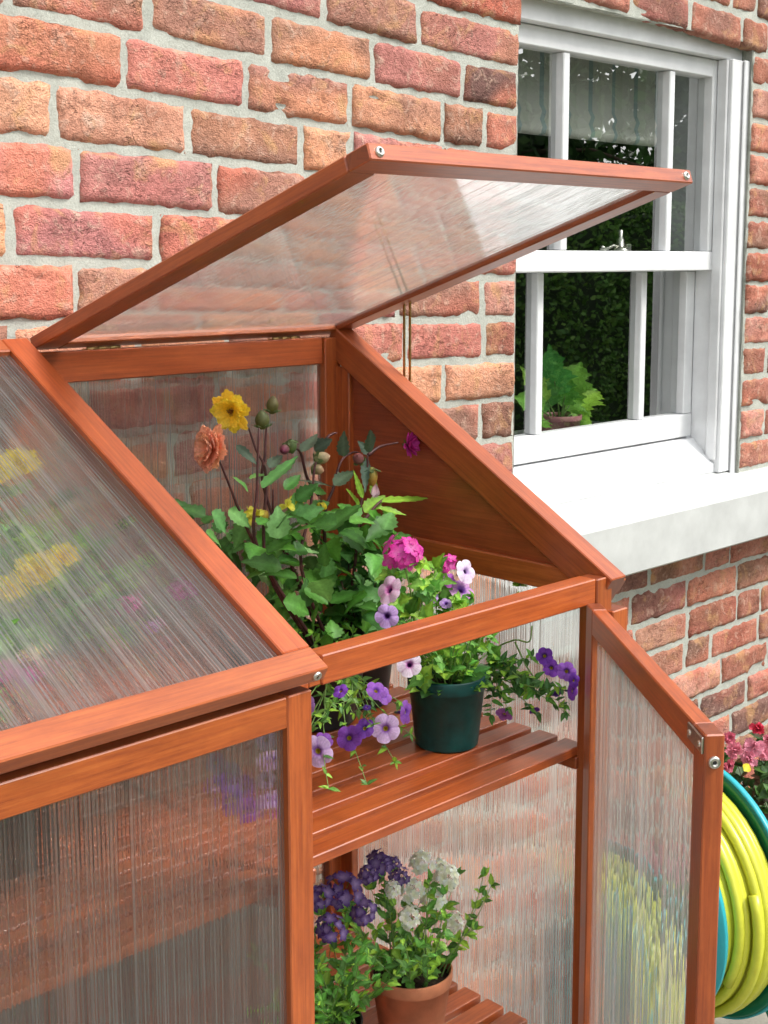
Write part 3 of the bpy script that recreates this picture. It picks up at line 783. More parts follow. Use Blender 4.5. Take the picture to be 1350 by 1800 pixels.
def pxstem(b, pts, Y, r0=.0022, r1=.0012, dY=0):
    P = [inside(atY(x, y, Y+dY*i/max(1, len(pts)-1)), 1.40) for i, (x, y) in enumerate(pts)]; S = smooth_path(P, 5)
    b.tube(S, [r0+(r1-r0)*i/(len(S)-1) for i in range(len(S))], 7)

def petal(b, c, d, up, Ln, wid, cin, cout, r, cup=.3, notch=.1, n=6, m_=4, tipcol=None):
    d = V(d).normalized(); up = V(up); up = (up-d*up.dot(d)).normalized(); sd = d.cross(up); rows = []
    bend = r.uniform(-.1, .1)
    for i in range(n+1):
        t = i/n; w_ = wid/2*(math.sin(math.pi*(t*.80+.10))**.8)*(.55+.6*t)
        row = []
        for k in range(-m_, m_+1):
            s = k/m_
            e = Ln*t*(1-(notch*math.cos(s*math.pi*2.5)+.14*s*s if i == n else 0))
            p = V(c)+d*e+sd*w_*s+up*(cup*w_*s*s+cup*.35*Ln*t*t+.06*wid*math.cos(s*9)*t)+sd*bend*Ln*t*t
            q = min(1, max(0, t*1.15+.10*abs(s)))
            row.append(b.vert(p, tuple(cin[j]*(1-q)+cout[j]*q for j in range(3))))
        rows.append(row)
    b.grid(rows)
def frame(nrm):
    n = V(nrm).normalized(); u = n.orthogonal().normalized(); return n, u, n.cross(u)
def dahlia(parent, c, nrm, R, cin, cout, seed, layers=2, cnt=9, cup=.5, eye=True, open_=.35, label=None, wid=.62):
    r = random.Random(seed); b = MB(); n, u, v = frame(nrm)
    for ly in range(layers):
        k = cnt-(ly if layers < 4 else ly//2); el_ = open_+ly*(.95/max(1, layers)); Rl = R*(1-.14*ly)
        for i in range(k):
            a = 2*math.pi*(i+.5*(ly % 2))/k+r.uniform(-.12, .12); e = el_+r.uniform(-.12, .12)
            d = (u*math.cos(a)+v*math.sin(a))*math.cos(e)+n*math.sin(e)
            col = jit(cout, r, .12); petal(b, V(c)+n*.001*ly+d*R*.06, d, n, Rl*r.uniform(.9, 1.05), R*wid*r.uniform(.9, 1.15), cin, col, r, cup*r.uniform(.6, 1.3), .03)
    o = b.build('flower', PETAL, parent)
    if label: o['label'] = label
    if eye:
        b = MB()
        for i in range(34):
            rr_ = R*.20*math.sqrt((i+.5)/34); a = i*2.4; p = V(c)+n*(R*.10+.04*R*math.cos(i))+(u*math.cos(a)+v*math.sin(a))*rr_
            b.col = jit((.50, .30, .02) if i > 12 else (.30, .10, .015), r, .3)
            b.tube([p-n*R*.1, p+n*R*.06, p+n*R*.10], [R*.022, R*.03, R*.012], 5)
        b.build('flower_centre', PETAL, o)
    b = MB(); b.col = (.10, .16, .04)
    for i in range(6):
        a = i*1.05; d = (u*math.cos(a)+v*math.sin(a))*.85-n*.2; petal(b, V(c)-n*R*.12, d, n, R*.4, R*.2, (.10, .16, .04), (.13, .2, .05), r, .2)
    b.build('sepals', LEAF, o)
    return o
def bud(b, c, ax, Ln, Rr, col, tip, r):
    ax = V(ax).normalized(); prof = []; cols = []
    for i in range(9):
        t = i/8; prof.append((Rr*math.sin(math.pi*(t*.92+.06))**.7, Ln*(t-.5))); cols.append(tuple(col[j]*(1-t)+tip[j]*t for j in range(3)))
    b.lathe(prof, c, ax, 14, cols)
    n, u, v = frame(ax)
    for i in range(5):
        a = i*1.257; d = (u*math.cos(a)+v*math.sin(a))*.8+ax*.5
        petal(b, V(c)-ax*Ln*.48, d, ax, Ln*.6, Rr*.9, (.09, .12, .04), (.12, .17, .06), r, -.3)
def trumpet(b, c, nrm, R, light, dark, eye, r, depth=.55, lobes=5, veins=True):
    """calibrachoa / petunia flower: five joined lobes round a veined throat, tube behind"""
    n, u, v = frame(nrm); a0 = r.uniform(0, 6.28); M = 60; rows = []
    squash = r.uniform(.88, 1.0)
    for i, t in enumerate((.0, .08, .14, .2, .3, .45, .62, .8, .93, 1.0)):
        row = []
        for k in range(M):
            a = 2*math.pi*k/M; lb = abs(math.cos(a*lobes/2)); rr_ = R*t*(1-(.17*(1-lb)**2+.0)*t**3) if t > .2 else R*t
            h = -R*depth*max(0, (1-t/.32))**1.3 + R*.05*t*math.cos(a*lobes)+R*.035*math.sin(a*3+a0)*t*t-R*.12*t*t
            vein = .5+.5*math.cos(a*lobes*5)
            q = min(1, max(0, (t-.16)/.34)); q2 = q*(.72+.28*(1-vein if veins else 1)) if t < .9 else q
            cc = tuple(dark[j]*(1-q2)+light[j]*q2 for j in range(3))
            star = abs(math.sin(a*lobes/2)) > .97 and veins
            if star and t > .2: cc = tuple(cc[j]*.5+dark[j]*.5 for j in range(3))
            if t <= .14: cc = eye
            row.append(b.vert(V(c)+(u*math.cos(a+a0)+v*math.sin(a+a0)*squash)*rr_+n*h, cc))
        rows.append(row)
    b.grid(rows, True); b.face(tuple(rows[0]))
    L_ = R*1.1
    b.lathe([(R*.30, -R*.05), (R*.18, -R*.3), (R*.13, -R*.6), (R*.10, -L_)], c, n, 10, [dark, dark, tuple(.6*x for x in dark), (.1, .15, .04)])
def floret(b, c, nrm, R, col, eye, r):
    n, u, v = frame(nrm); a0 = r.uniform(0, 6.28)
    for i in range(5):
        a = a0+i*1.2566; d = (u*math.cos(a)+v*math.sin(a))+n*r.uniform(-.1, .25); petal(b, V(c), d, n, R, R*.85, eye, jit(col, r, .12), r, .15, .18, 3, 2)
def verbena(parent, c, nrm, R, col, seed, fl=None, n_=20, label=None, eye=(.62, .16, .42), dome=.80):
    r = random.Random(seed); b = MB(); n, u, v = frame(nrm); fr_ = fl or R*.36
    for i in range(n_):
        t = math.sqrt((i+.7)/n_); a = i*2.4; el_ = t*dome*1.35
        d = (u*math.cos(a)+v*math.sin(a))*math.sin(el_)+n*math.cos(el_)
        p = V(c)+d*R*r.uniform(.62, .98)-n*R*.4
        floret(b, p, d, fr_*r.uniform(.85, 1.1), col, eye, r)
        b.tube([V(c)-n*R*.75, p-d*.0005], .0006, 4, [(.12, .2, .05)]*2)
    o = b.build('flower_cluster', PETAL, parent)
    if label: o['label'] = label
    return o
def sprig(b, r, p, d, Ln, lw, ll, cols, n=8, sway=.4, stem_r=.0010, stems=None, ser=0, **kw):
    """a leafy shoot from p along d; leaves in pairs"""
    d = V(d).normalized(); pts = [V(p)]; cur = d.copy()
    for i in range(n):
        cur = (cur+rdir(r, 0)*sway*.35+V((0, 0, kw.get('droop', 0)))).normalized(); pts.append(pts[-1]+cur*Ln/n)
    (stems or b).tube(pts, [stem_r*(1-.6*i/n) for i in range(n+1)], 5, [(.16, .25, .06)]*(n+1))
    for i in range(1, n+1):
        for s in range(2 if i < n else 4):
            dr = (rdir(r, .25)+(pts[i]-pts[i-1]).normalized()*.5).normalized()
            q = ll*r.uniform(.65, 1.15)*(1-.35*i/n)
            leafmesh(b, pts[i], pts[i]+dr*q, V((0, 0, 1))+TOCAM(pts[i])*.6, lw*q/ll, jit(r.choice(cols), r, .25), r, ser=ser, nl=6 if not ser else None, fold=.2, curl=.2, lobes=kw.get('lobes', 0))
    return pts
def pot(name, c, rt, rb, h, mt, label, cat='potted plant', group=None):
    o = empty(name, c); tag(o, label, cat, group); b = MB()
    c = V(c); t = .0022
    b.lathe([(0, .001), (rb*.96, .001), (rb, .003), (rb*1.0+.0, .004), (rb+(rt-rb)*.80, h*.80), (rt*.985, h*.805), (rt, h*.84), (rt*1.01, h*.985), (rt*.995, h), (rt-t, h), (rt-t*1.4, h*.9), (rb+(rt-rb)*.75-t, h*.7)], c, V((0, 0, 1)), 56)
    b.build('pot', mt, o)
    b = MB(); rows = []
    for k in range(6):
        rr_ = (rt-t*1.5)*k/5; rows.append([b.vert(c+V((math.cos(a)*rr_, math.sin(a)*rr_, h*.86+noise.noise(V((math.cos(a)*rr_*60, math.sin(a)*rr_*60, 1)))*.006))) for a in [2*math.pi*i/28 for i in range(28)]])
    b.grid(rows, True); b.build('soil', SOIL, o)
    return o

# ---- dahlia in a black pot ----
DY = -.25
dp = pot('dahlia_plant', (1.235, -.25, Z(SZ)), .072, .055, .13, POTB, 'tall dahlia plant with yellow and coral blooms growing up under the open lid')
r = random.Random(3)
b = MB(); bs_ = (585, 1150)
for pts, y0, dy in (([(560, 1150), (470, 1000), (468, 840), (450, 790), (437, 752)], -.25, .02),
        ([(555, 1150), (450, 960), (420, 895), (402, 850), (385, 808)], -.25, .0),
        ([(566, 1150), (455, 970), (452, 860), (455, 752)], -.27, .0),
        ([(575, 1150), (470, 880), (466, 800), (470, 728)], -.22, .02),
        ([(585, 1150), (530, 1000), (545, 900), (552, 830), (556, 812)], -.26, 0),
        ([(592, 1150), (570, 930), (587, 855), (600, 810), (622, 795), (636, 800)], -.22, .02),
        ([(560, 870), (540, 840), (528, 795), (512, 788)], -.22, 0),
        ([(600, 1150), (622, 1010), (632, 900), (645, 840), (646, 800)], -.24, .0),
        ([(632, 925), (665, 885), (690, 872)], -.24, 0), ([(647, 800), (668, 785), (700, 778)], -.24, 0),
        ([(610, 1150), (630, 1010), (655, 950), (690, 930)], -.22, .02), ([(568, 790), (575, 770), (586, 762), (592, 761)], -.2, 0),
        ([(595, 1150), (505, 980), (482, 920), (480, 860)], -.2, .0)):
    pxstem(b, pts, y0, .0030, .0013, dy)
b.build('stems', STEMD, dp)
b = MB()
LV = [((462, 858), (527, 802), 34, G_BLUE), ((473, 822), (496, 795), 17, G_GREY), ((440, 842), (476, 828), 20, G_BLUE), ((415, 783), (454, 816), 15, G_GREY),
 ((530, 794), (562, 764), 20, G_GREY), ((553, 792), (585, 772), 22, G_GREY), ((604, 802), (601, 760), 19, G_GREY), ((586, 856), (520, 842), 17, G_GREY), ((587, 853), (624, 822), 20, G_GREY),
 ((436, 864), (412, 838), 20, G_BLUE), ((547, 860), (574, 866), 14, G_BLUE), ((547, 892), (584, 880), 20, G_BLUE), ((544, 898), (562, 938), 34, G_MID), ((402, 896), (440, 926), 26, G_BLUE),
 ((372, 900), (402, 934), 32, G_BLUE), ((404, 952), (438, 926), 30, G_BLUE), ((362, 936), (398, 958), 20, G_BLUE), ((468, 928), (526, 902), 30, G_BLUE), ((452, 960), (492, 928), 30, G_MID),
 ((565, 942), (622, 950), 16, G_MID), ((653, 794), (650, 752), 22, G_GREY), ((648, 798), (630, 774), 16, G_GREY), ((643, 805), (640, 862), 14, G_GREY), ((672, 882), (752, 877), 18, G_LITE), ((665, 893), (714, 908), 16, G_LITE),
 ((634, 895), (610, 857), 15, G_LITE), ((638, 875), (620, 829), 10, G_LITE), ((648, 903), (704, 948), 34, G_MID), ((642, 922), (652, 960), 18, G_MID), ((572, 934), (632, 884), 50, G_DARK), ((587, 995), (632, 1024), 34, G_MID),
 ((558, 945), (600, 992), 34, G_MID), ((560, 988), (590, 1032), 34, G_MID), ((634, 978), (658, 1014), 32, G_DARK), ((448, 992), (498, 1034), 36, G_PALE), ((484, 988), (542, 990), 20, G_MID), ((525, 968), (585, 972), 18, G_PALE),
 ((535, 1030), (588, 1000), 34, G_MID), ((535, 1035), (580, 1058), 34, G_MID), ((580, 1060), (632, 1040), 34, G_MID), ((500, 1040), (530, 1010), 30, G_BLUE), ((430, 960), (470, 990), 28, G_MID), ((600, 950), (640, 985), 24, G_MID),
 ((500, 930), (545, 960), 26, G_MID), ((655, 870), (660, 838), 12, G_LITE), ((640, 900), (676, 870), 22, G_LITE), ((520, 880), (560, 850), 22, G_DARK), ((500, 860), (530, 835), 20, G_DARK), ((680, 890), (690, 920), 18, G_MID), ((660, 955), (722, 935), 26, G_MID), ((500, 1000), (520, 1040), 30, G_DARK)]
for i, (a, t, wd, c) in enumerate(LV): pxleaf(b, r, a, t, -.24+r.uniform(-.05, .035), wd*1.12, c, r.uniform(-.03, .03), ser=6)
for i in range(175):
    x = r.uniform(400, 715); y = r.uniform(905, 1135)
    if x < 400+(y-900)*.55: continue
    if x > 690 and y < 960: continue
    Yd = r.uniform(-.34, -.13); p = atY(x, y, Yd); dr = rdir(r, .1)*.06; dr.z -= .008
    leafmesh(b, p, p+dr*r.uniform(.55, .95), V((0, 0, 1))+rdir(r, 0)*.5+TOCAM(p)*.4, r.uniform(.020, .036), jit(r.choice([G_MID, G_MID, G_BLUE, G_DARK, G_DARK]), r, .25), r, ser=5)
for i in range(16):                                              # a few beside the centre stile
    x = r.uniform(335, 410); y = 905+(x-340)*.8+r.uniform(-14, 35); p = atY(x, y, r.uniform(-.2, -.12)); dr = rdir(r, .1)*.04
    leafmesh(b, p, p+dr, V((0, 0, 1))+TOCAM(p)*.5, .022, jit(G_DARK, r, .3), r, ser=5)
b.build('leaves', LEAF, dp)
YEL = (.80, .55, .02); 
def facing(p, dx, dy): return (TOCAM(p)*1.0+RT*dx+UP*dy).normalized()
p = atY(408, 722, -.23); dahlia(dp, p, facing(p, -.45, -.28), 41*mpp(p), (.85, .50, .0), (.88, .62, .05), 5, 2, 8, .12, label='yellow bloom with open centre', wid=.62, open_=.15)
p = atY(374, 790, -.25); dahlia(dp, p, facing(p, -1.15, .1), 44*mpp(p), (.85, .26, .10), (.88, .42, .26), 6, 4, 9, .25, False, .05, label='coral double bloom seen from the side', wid=.72)
p = atY(716, 782, -.24); dahlia(dp, p, facing(p, 1.5, .1), 26*mpp(p), (.45, .02, .22), (.60, .04, .32), 7, 3, 10, .3, False, .35, label='small magenta bloom turned away', wid=.4)
b = MB()
for (x, y), L_, Rr, c1, c2, ax in (((461, 738), 34, 13, (.13, .13, .03), (.10, .12, .05), (0, .1, 1)), ((479, 712), 32, 11, (.13, .13, .03), (.14, .11, .04), (.1, 0, 1)), ((566, 805), 32, 11, (.22, .24, .09), (.55, .36, .24), (.9, -.2, .15)), ((558, 825), 24, 10, (.22, .24, .09), (.55, .32, .2), (.7, -.4, -.25)),
        ((500, 790), 20, 9, (.14, .14, .05), (.28, .05, .12), (-.6, -.4, -.1)), ((512, 785), 26, 10, (.10, .14, .04), (.12, .2, .06), (.2, 0, -1)), ((630, 806), 24, 10, (.25, .12, .10), (.30, .10, .10), (-.4, -.3, .3)), ((654, 838), 34, 10, (.24, .26, .05), (.55, .25, .05), (.0, -.1, -1)), ((462, 906), 22, 11, (.45, .42, .04), (.50, .30, .03), (.3, -.2, .3)), ((566, 890), 20, 8, (.6, .5, .03), (.75, .6, .03), (.8, -.3, -.4))):
    p = atY(x, y, -.245); q = mpp(p); b = MB(); bud(b, p, ax, L_*q, Rr*q, c1, c2, r); b.build('bud', LEAF, dp)
b = MB()
p = atY(660, 862, -.245); q = mpp(p)
for i in range(5): petal(b, p+V((0, 0, 12*q)), V((r.uniform(-.25, .25), r.uniform(-.2, .2), -1)), TOCAM(p), 24*q, 12*q, (.55, .3, .3), (.75, .55, .62), r, .3)
b.build('spent_bloom', PETAL, dp)
for x, y in ((437, 897), (449, 905), (505, 890), (522, 882), (536, 876), (443, 912)):
    p = atY(x, y, -.25); q = mpp(p); b = MB()
    for i in range(5):
        d = rdir(r, .2); petal(b, p, d, TOCAM(p)+V((0, 0, .4)), 17*q, 14*q, (.72, .62, .03), (.80, .76, .12), r, .4)
    b.build('small_yellow_flower', PETAL, dp)

# ---- mixed flowers in the dark green pot ----
gc = atY(787, 1300, -.53); 
def pc_at(x, y, z):
    v = ray(x, y); return CAM+v*((Z(z)-CAM.z)/v.z)
gpos = pc_at(785, 1306, SZ); gpos.z = Z(SZ)
gp = pot('flower_pot_plant', gpos, .0545, .0440, .102, POTG, 'dark green plastic pot of magenta verbena and lilac petunias on slatted shelf')
r = random.Random(8); top = gpos+V((0, 0, .09)); GY = gpos.y
b = MB(); st = MB()
for i in range(26):
    a = r.uniform(0, 6.28); rr_ = r.uniform(0, .035); p = top+V((math.cos(a)*rr_, math.sin(a)*rr_, 0))
    sprig(b, r, p, V((math.cos(a)*.5, math.sin(a)*.5, 1.1)), r.uniform(.06, .15), .013, .022, [G_LITE, (.12, .30, .05), G_MID], 5, .5, .0012, st, ser=4)
for i in range(34):                                     # rounded leaves over the rim
    a = r.uniform(2.6, 6.0); p = top+V((math.cos(a)*.025, math.sin(a)*.025, .0)); d = V((math.cos(a), math.sin(a), r.uniform(.1, .8)))
    leafmesh(b, p, p+d.normalized()*r.uniform(.03, .045), V((0, 0, 1))+TOCAM(p)*.7, r.uniform(.018, .026), jit(r.choice([G_LITE, (.05, .16, .03), (.05, .15, .03)]), r, .2), r, ser=0 if r.random() < .5 else 4, nl=8)
for (x, y) in ((700, 1030), (745, 1030), (770, 1020), (725, 1010), (735, 1055), (790, 1050), (765, 1000), (700, 1060), (750, 1085), (780, 1075), (720, 1080), (810, 1055), (760, 1035), (690, 1010), (735, 985), (835, 1130), (800, 1165), (870, 1150), (780, 1150), (815, 1190), (745, 1190)):
    p = atY(x, y, GY+r.uniform(-.03, .02))
    for k in range(7):
        dr = (rdir(r, .1)+TOCAM(p)*.3).normalized(); leafmesh(b, p, p+dr*r.uniform(.014, .03), TOCAM(p)+V((0, 0, .7)), r.uniform(.010, .018), jit(r.choice([G_LITE, (.16, .36, .05), G_MID]), r, .25), r, ser=4, lobes=1)
for pts in ([(770, 1180), (728, 1090), (722, 1040), (712, 1000), (708, 975)], [(780, 1180), (742, 1080), (750, 1040), (770, 1005)], [(790, 1180), (800, 1090), (815, 1040)], [(770, 1190), (720, 1120), (690, 1090)], [(830, 1170), (870, 1140), (905, 1125), (930, 1128), (935, 1100)], [(905, 1128), (925, 1170), (945, 1200)], [(780, 1180), (700, 1100), (690, 1045)], [(800, 1180), (860, 1090), (912, 1040)]):
    pxstem(st, pts, GY, .0014, .0010)
# trailing shoots on the right
for (x0, y0, x1, y1) in ((850, 1170, 930, 1140), (860, 1170, 960, 1190), (865, 1175, 900, 1245), (865, 1180, 985, 1230), (870, 1175, 1000, 1215), (870, 1185, 950, 1250), (860, 1180, 880, 1260), (870, 1190, 1000, 1240), (860, 1160, 900, 1170), (900, 1180, 1000, 1255), (880, 1180, 940, 1230)):
    p0 = inside(atY(x0, y0, GY+r.uniform(-.0, .03)), 1.37); p1 = inside(atY(x1, y1, GY-r.uniform(-.03, .05)), 1.385)
    sprig(b, r, p0, p1-p0, (p1-p0).length, .010, .022, [(.05, .15, .03), G_MID, G_LITE, (.045, .13, .03)], 9, .35, .0011, st)
b.build('leaves', LEAF, gp); st.build('stems', STEMG, gp)
MAG = (.62, .02, .32); LIL = (.52, .33, .66); PUR = (.17, .035, .42); WHP = (.78, .68, .80)
p = atY(708, 972, GY); verbena(gp, p, facing(p, 0, .55), 38*mpp(p), MAG, 3, n_=17, fl=17*mpp(p), label='round magenta flower head, the largest')
p = atY(782, 993, GY+.02); verbena(gp, p, facing(p, -.4, .4), 20*mpp(p), MAG, 4, n_=8, fl=12*mpp(p))
b = MB(); 
FL = [((820, 1004), 23, (.9, .4), WHP, LIL), ((812, 1036), 26, (.7, .9), (.60, .32, .58), PUR), ((683, 1036), 28, (-.9, .6), (.72, .52, .68), (.5, .08, .35)), ((680, 1083), 22, (-.1, .1), LIL, (.10, .02, .20)), ((757, 1050), 15, (-.3, .9), LIL, PUR), ((720, 1168), 24, (.1, .3), WHP, (.3, .02, .25)), ((784, 1060), 12, (.1, .9), LIL, PUR), ((790, 1020), 14, (.6, .2), (.45, .10, .45), PUR)]
def flowers(FL, Y, parent, r, spread=.015, eye=(.55, .42, .02)):
    for (x, y), R_px, (dx, dy), li, dk in FL:
        p = inside(atY(x, y, Y+r.uniform(-spread, spread)), 1.392); b = MB(); trumpet(b, p, facing(p, dx, dy), R_px*mpp(p), li, dk, eye, r); b.build('flower', PETAL, parent)
flowers(FL, GY-.01, gp, r, eye=(.06, .01, .10))
flowers([((957, 1152), 17, (-.1, .5), PUR, (.05, .01, .14)), ((969, 1174), 17, (.0, .1), (.24, .06, .50), (.08, .01, .2)), ((996, 1180), 18, (.1, .1), (.30, .10, .56), (.10, .02, .25)), ((1008, 1215), 17, (1.2, -.1), (.24, .06, .45), PUR), ((980, 1218), 12, (.3, -.9), (.06, .02, .2), (.05, .01, .14)), ((886, 1257), 16, (-.3, -.9), (.30, .10, .34), (.25, .06, .25)), ((940, 1250), 10, (.4, -1), (.10, .02, .2), PUR), ((1010, 1196), 14, (.8, .1), PUR, PUR)], GY-.02, gp, r)
p = atY(914, 1028, GY); b = MB()
for i in range(60):
    d = rdir(r, .6); d.z = abs(d.z)*.6; leafmesh(b, p, p+d.normalized()*.012, TOCAM(p), .003, jit(G_LITE, r, .2), r, ser=0, nl=4, fold=0)
b.build('bud_cluster', LEAF, gp)

# ---- trailing petunia beside the centre stile ----
ppos = pc_at(575, 1262, SZ); ppos.z = Z(SZ)
tp = pot('trailing_petunia', ppos, .058, .044, .10, POTB, 'black pot of trailing petunia with lilac and violet flowers beside centre stile')
r = random.Random(17); b = MB(); st = MB()
for (x1, y1, Yt) in ((560, 1300, -.5), (600, 1285, -.5), (640, 1260, -.47), (680, 1270, -.48), (700, 1250, -.46), (570, 1260, -.47), (548, 1330, -.53), (615, 1240, -.42), (650, 1235, -.42), (590, 1345, -.54), (660, 1290, -.5), (555, 1235, -.46), (620, 1270, -.48), (580, 1225, -.44), (530, 1290, -.52), (500, 1330, -.55), (470, 1350, -.5), (690, 1240, -.42)):
    p0 = ppos+V((r.uniform(-.02, .02), -.03, .095)); p1 = atY(x1, y1, Yt)
    sprig(b, r, p0, p1-p0, (p1-p0).length, .0085, .020, [G_LITE, (.14, .30, .05), (.08, .2, .04)], 9, .35, .0012, st)
for i in range(26):
    p = ppos+V((r.uniform(-.05, .05), r.uniform(-.05, .05), .09)); sprig(b, r, p, V((r.uniform(-.6, .6), r.uniform(-.8, .2), .7)), .06, .010, .020, [G_LITE, G_MID], 4, .5, .001, st)
b.build('leaves', LEAF, tp); st.build('stems', STEMG, tp)
flowers([((558, 1320), 30, (-.15, .05), (.74, .55, .84), (.24, .05, .40)), ((614, 1297), 23, (.05, .1), (.24, .06, .46), (.09, .01, .22)), ((641, 1280), 19, (.0, .15), (.20, .05, .42), (.06, .01, .2)), ((678, 1280), 27, (.05, .1), (.74, .55, .84), (.24, .05, .40)), ((662, 1213), 20, (.5, .9), (.30, .10, .50), PUR), ((676, 1222), 18, (.9, .6), (.34, .14, .54), PUR), ((598, 1214), 15, (-.6, .9), (.20, .05, .42), PUR), ((715, 1252), 22, (1.7, .0), (.34, .12, .56), PUR), ((540, 1240), 18, (-.9, .1), (.45, .25, .60), PUR), ((645, 1243), 8, (0, 1.5), (.06, .02, .2), PUR), ((570, 1300), 18, (.3, 1.0), (.3, .1, .5), PUR)], -.50, tp, r, .02)
flowers([((400, 1365), 30, (-.3, .1), (.40, .16, .60), PUR), ((430, 1385), 24, (.1, .1), (.35, .05, .45), PUR), ((468, 1300), 20, (.1, .3), (.62, .42, .72), PUR), ((468, 1370), 18, (.1, .3), (.62, .42, .72), PUR), ((378, 1340), 20, (-.3, .4), (.40, .2, .60), PUR)], -.52, tp, r, .02)

# ---- second black pot further back ----
bp_ = pot('foliage_plant', (1.335, -.235, Z(SZ)), .055, .043, .10, POTB, 'bushy green plant in black pot in back right corner of upper shelf')
r = random.Random(23); b = MB(); st = MB()
for i in range(22):
    p = V((1.335, -.235, Z(SZ)+.09)); sprig(b, r, p, V((r.uniform(-.5, .3), r.uniform(-.5, .4), 1)), r.uniform(.08, .16), .020, .036, [G_MID, G_DARK, (.05, .14, .04)], 5, .4, .0014, st, ser=4)
b.build('leaves', LEAF, bp_); st.build('stems', STEMD, bp_)

# ---- left bay: yellow and pink flowers behind the misty lid ----
def left_plant(name, c, label, cols, n, h, seed, yb=0, fr_=.03):
    o = pot(name, c, .062, .048, .11, POTB, label); r = random.Random(seed); b = MB(); st = MB(); c = V(c)
    for i in range(n):
        sprig(b, r, c+V((r.uniform(-.03, .03), r.uniform(-.03, .03), .10)), V((r.uniform(-.5, .9), r.uniform(-1.1, .3), 1)), r.uniform(.6, 1)*h, .024, .040, [G_MID, G_LITE, G_DARK], 6, .4, .0015, st, ser=4)
    b.build('leaves', LEAF, o); st.build('stems', STEMG, o); return o, r
lp, r = left_plant('yellow_dahlia', (.64, -.20, Z(SZ)), 'plant with large yellow blooms behind the closed misty lid', 0, 44, .33, 31)
for (x, y), Rp in (((40, 836), 42), ((4, 850), 36), ((76, 1022), 44), ((30, 1062), 38), ((118, 990), 30)):
    p = atY(x, y, -.400 if y > 900 else -.240); dahlia(lp, p, facing(p, -.2, .7), Rp*mpp(p), (.85, .60, .0), (.88, .74, .02), int(x)+200, 3, 10, .4)
lp2, r = left_plant('pink_verbena', (.50, -.33, Z(SZ)), 'plant with pink and pale yellow flowers low behind the misty lid at left', 0, 60, .27, 37)
for (x, y), Rp, c in (((20, 1200), 34, (.50, .06, .22)), ((64, 1165), 22, (.78, .74, .25)), ((70, 1215), 26, (.45, .06, .25)), ((330, 1050), 30, (.40, .05, .20)), ((290, 1130), 20, (.5, .3, .55)), ((240, 1080), 24, (.42, .06, .2))):
    p = atY(x, y, -.50 if x < 200 else -.46); verbena(lp2 if x < 200 else tp, p, facing(p, 0, .7), Rp*mpp(p), c, int(y), n_=12)
lp3, r = left_plant('leafy_bedding', (.76, -.19, Z(SZ)), 'leafy green plant without flowers under the closed lid, left of the dahlia', 0, 44, .27, 41)

# ---- lower shelf: purple and white verbena ----
def low_plant(name, X, Y, label, seed):
    c = V((X, Y, Z(LZ))); o = pot(name, c, .060, .046, .105, POTB if seed != 52 else TERRA, label); r = random.Random(seed); b = MB(); st = MB()
    for i in range(34):
        sprig(b, r, c+V((r.uniform(-.04, .04), r.uniform(-.04, .04), .095)), V((r.uniform(-.9, .9), r.uniform(-.9, .7), 1)), r.uniform(.08, .16), .012, .024, [G_LITE, G_MID, (.1, .25, .05)], 6, .4, .0012, st, ser=4)
    b.build('leaves', LEAF, o); st.build('stems', STEMG, o); return o
DP = (.055, .015, .16); WH = (.90, .92, .88)
pl = low_plant('purple_verbena', 1.10, -.40, 'deep purple verbena in pot low behind centre stile', 50)
wp = low_plant('white_verbena', 1.285, -.395, 'white verbena in pot on lower shelf, right of the purple one', 52)
for o, (x, y), Rp, c, Yv, sd in ((pl, (668, 1515), 27, DP, -.38, 1), (pl, (603, 1562), 34, DP, -.42, 2), (pl, (560, 1575), 26, DP, -.42, 3), (pl, (703, 1540), 18, DP, -.38, 4), (pl, (640, 1600), 26, DP, -.42, 5), (pl, (580, 1630), 28, DP, -.44, 6), (pl, (690, 1515), 14, DP, -.38, 14), (pl, (648, 1535), 18, DP, -.39, 15),
        (wp, (740, 1512), 24, WH, -.36, 7), (wp, (785, 1540), 26, WH, -.37, 8), (wp, (725, 1560), 22, WH, -.39, 9), (wp, (690, 1562), 17, WH, -.39, 10), (wp, (765, 1575), 24, WH, -.39, 11), (wp, (720, 1610), 22, WH, -.41, 12), (wp, (800, 1620), 20, WH, -.4, 13), (wp, (775, 1520), 15, WH, -.36, 16)):
    p = atY(x, y, Yv); verbena(o, p, facing(p, 0, .7), Rp*mpp(p)*1.05, c, sd, n_=10, fl=Rp*.50*mpp(p), dome=.95, eye=(.35, .25, .5) if c == DP else (.75, .8, .55))

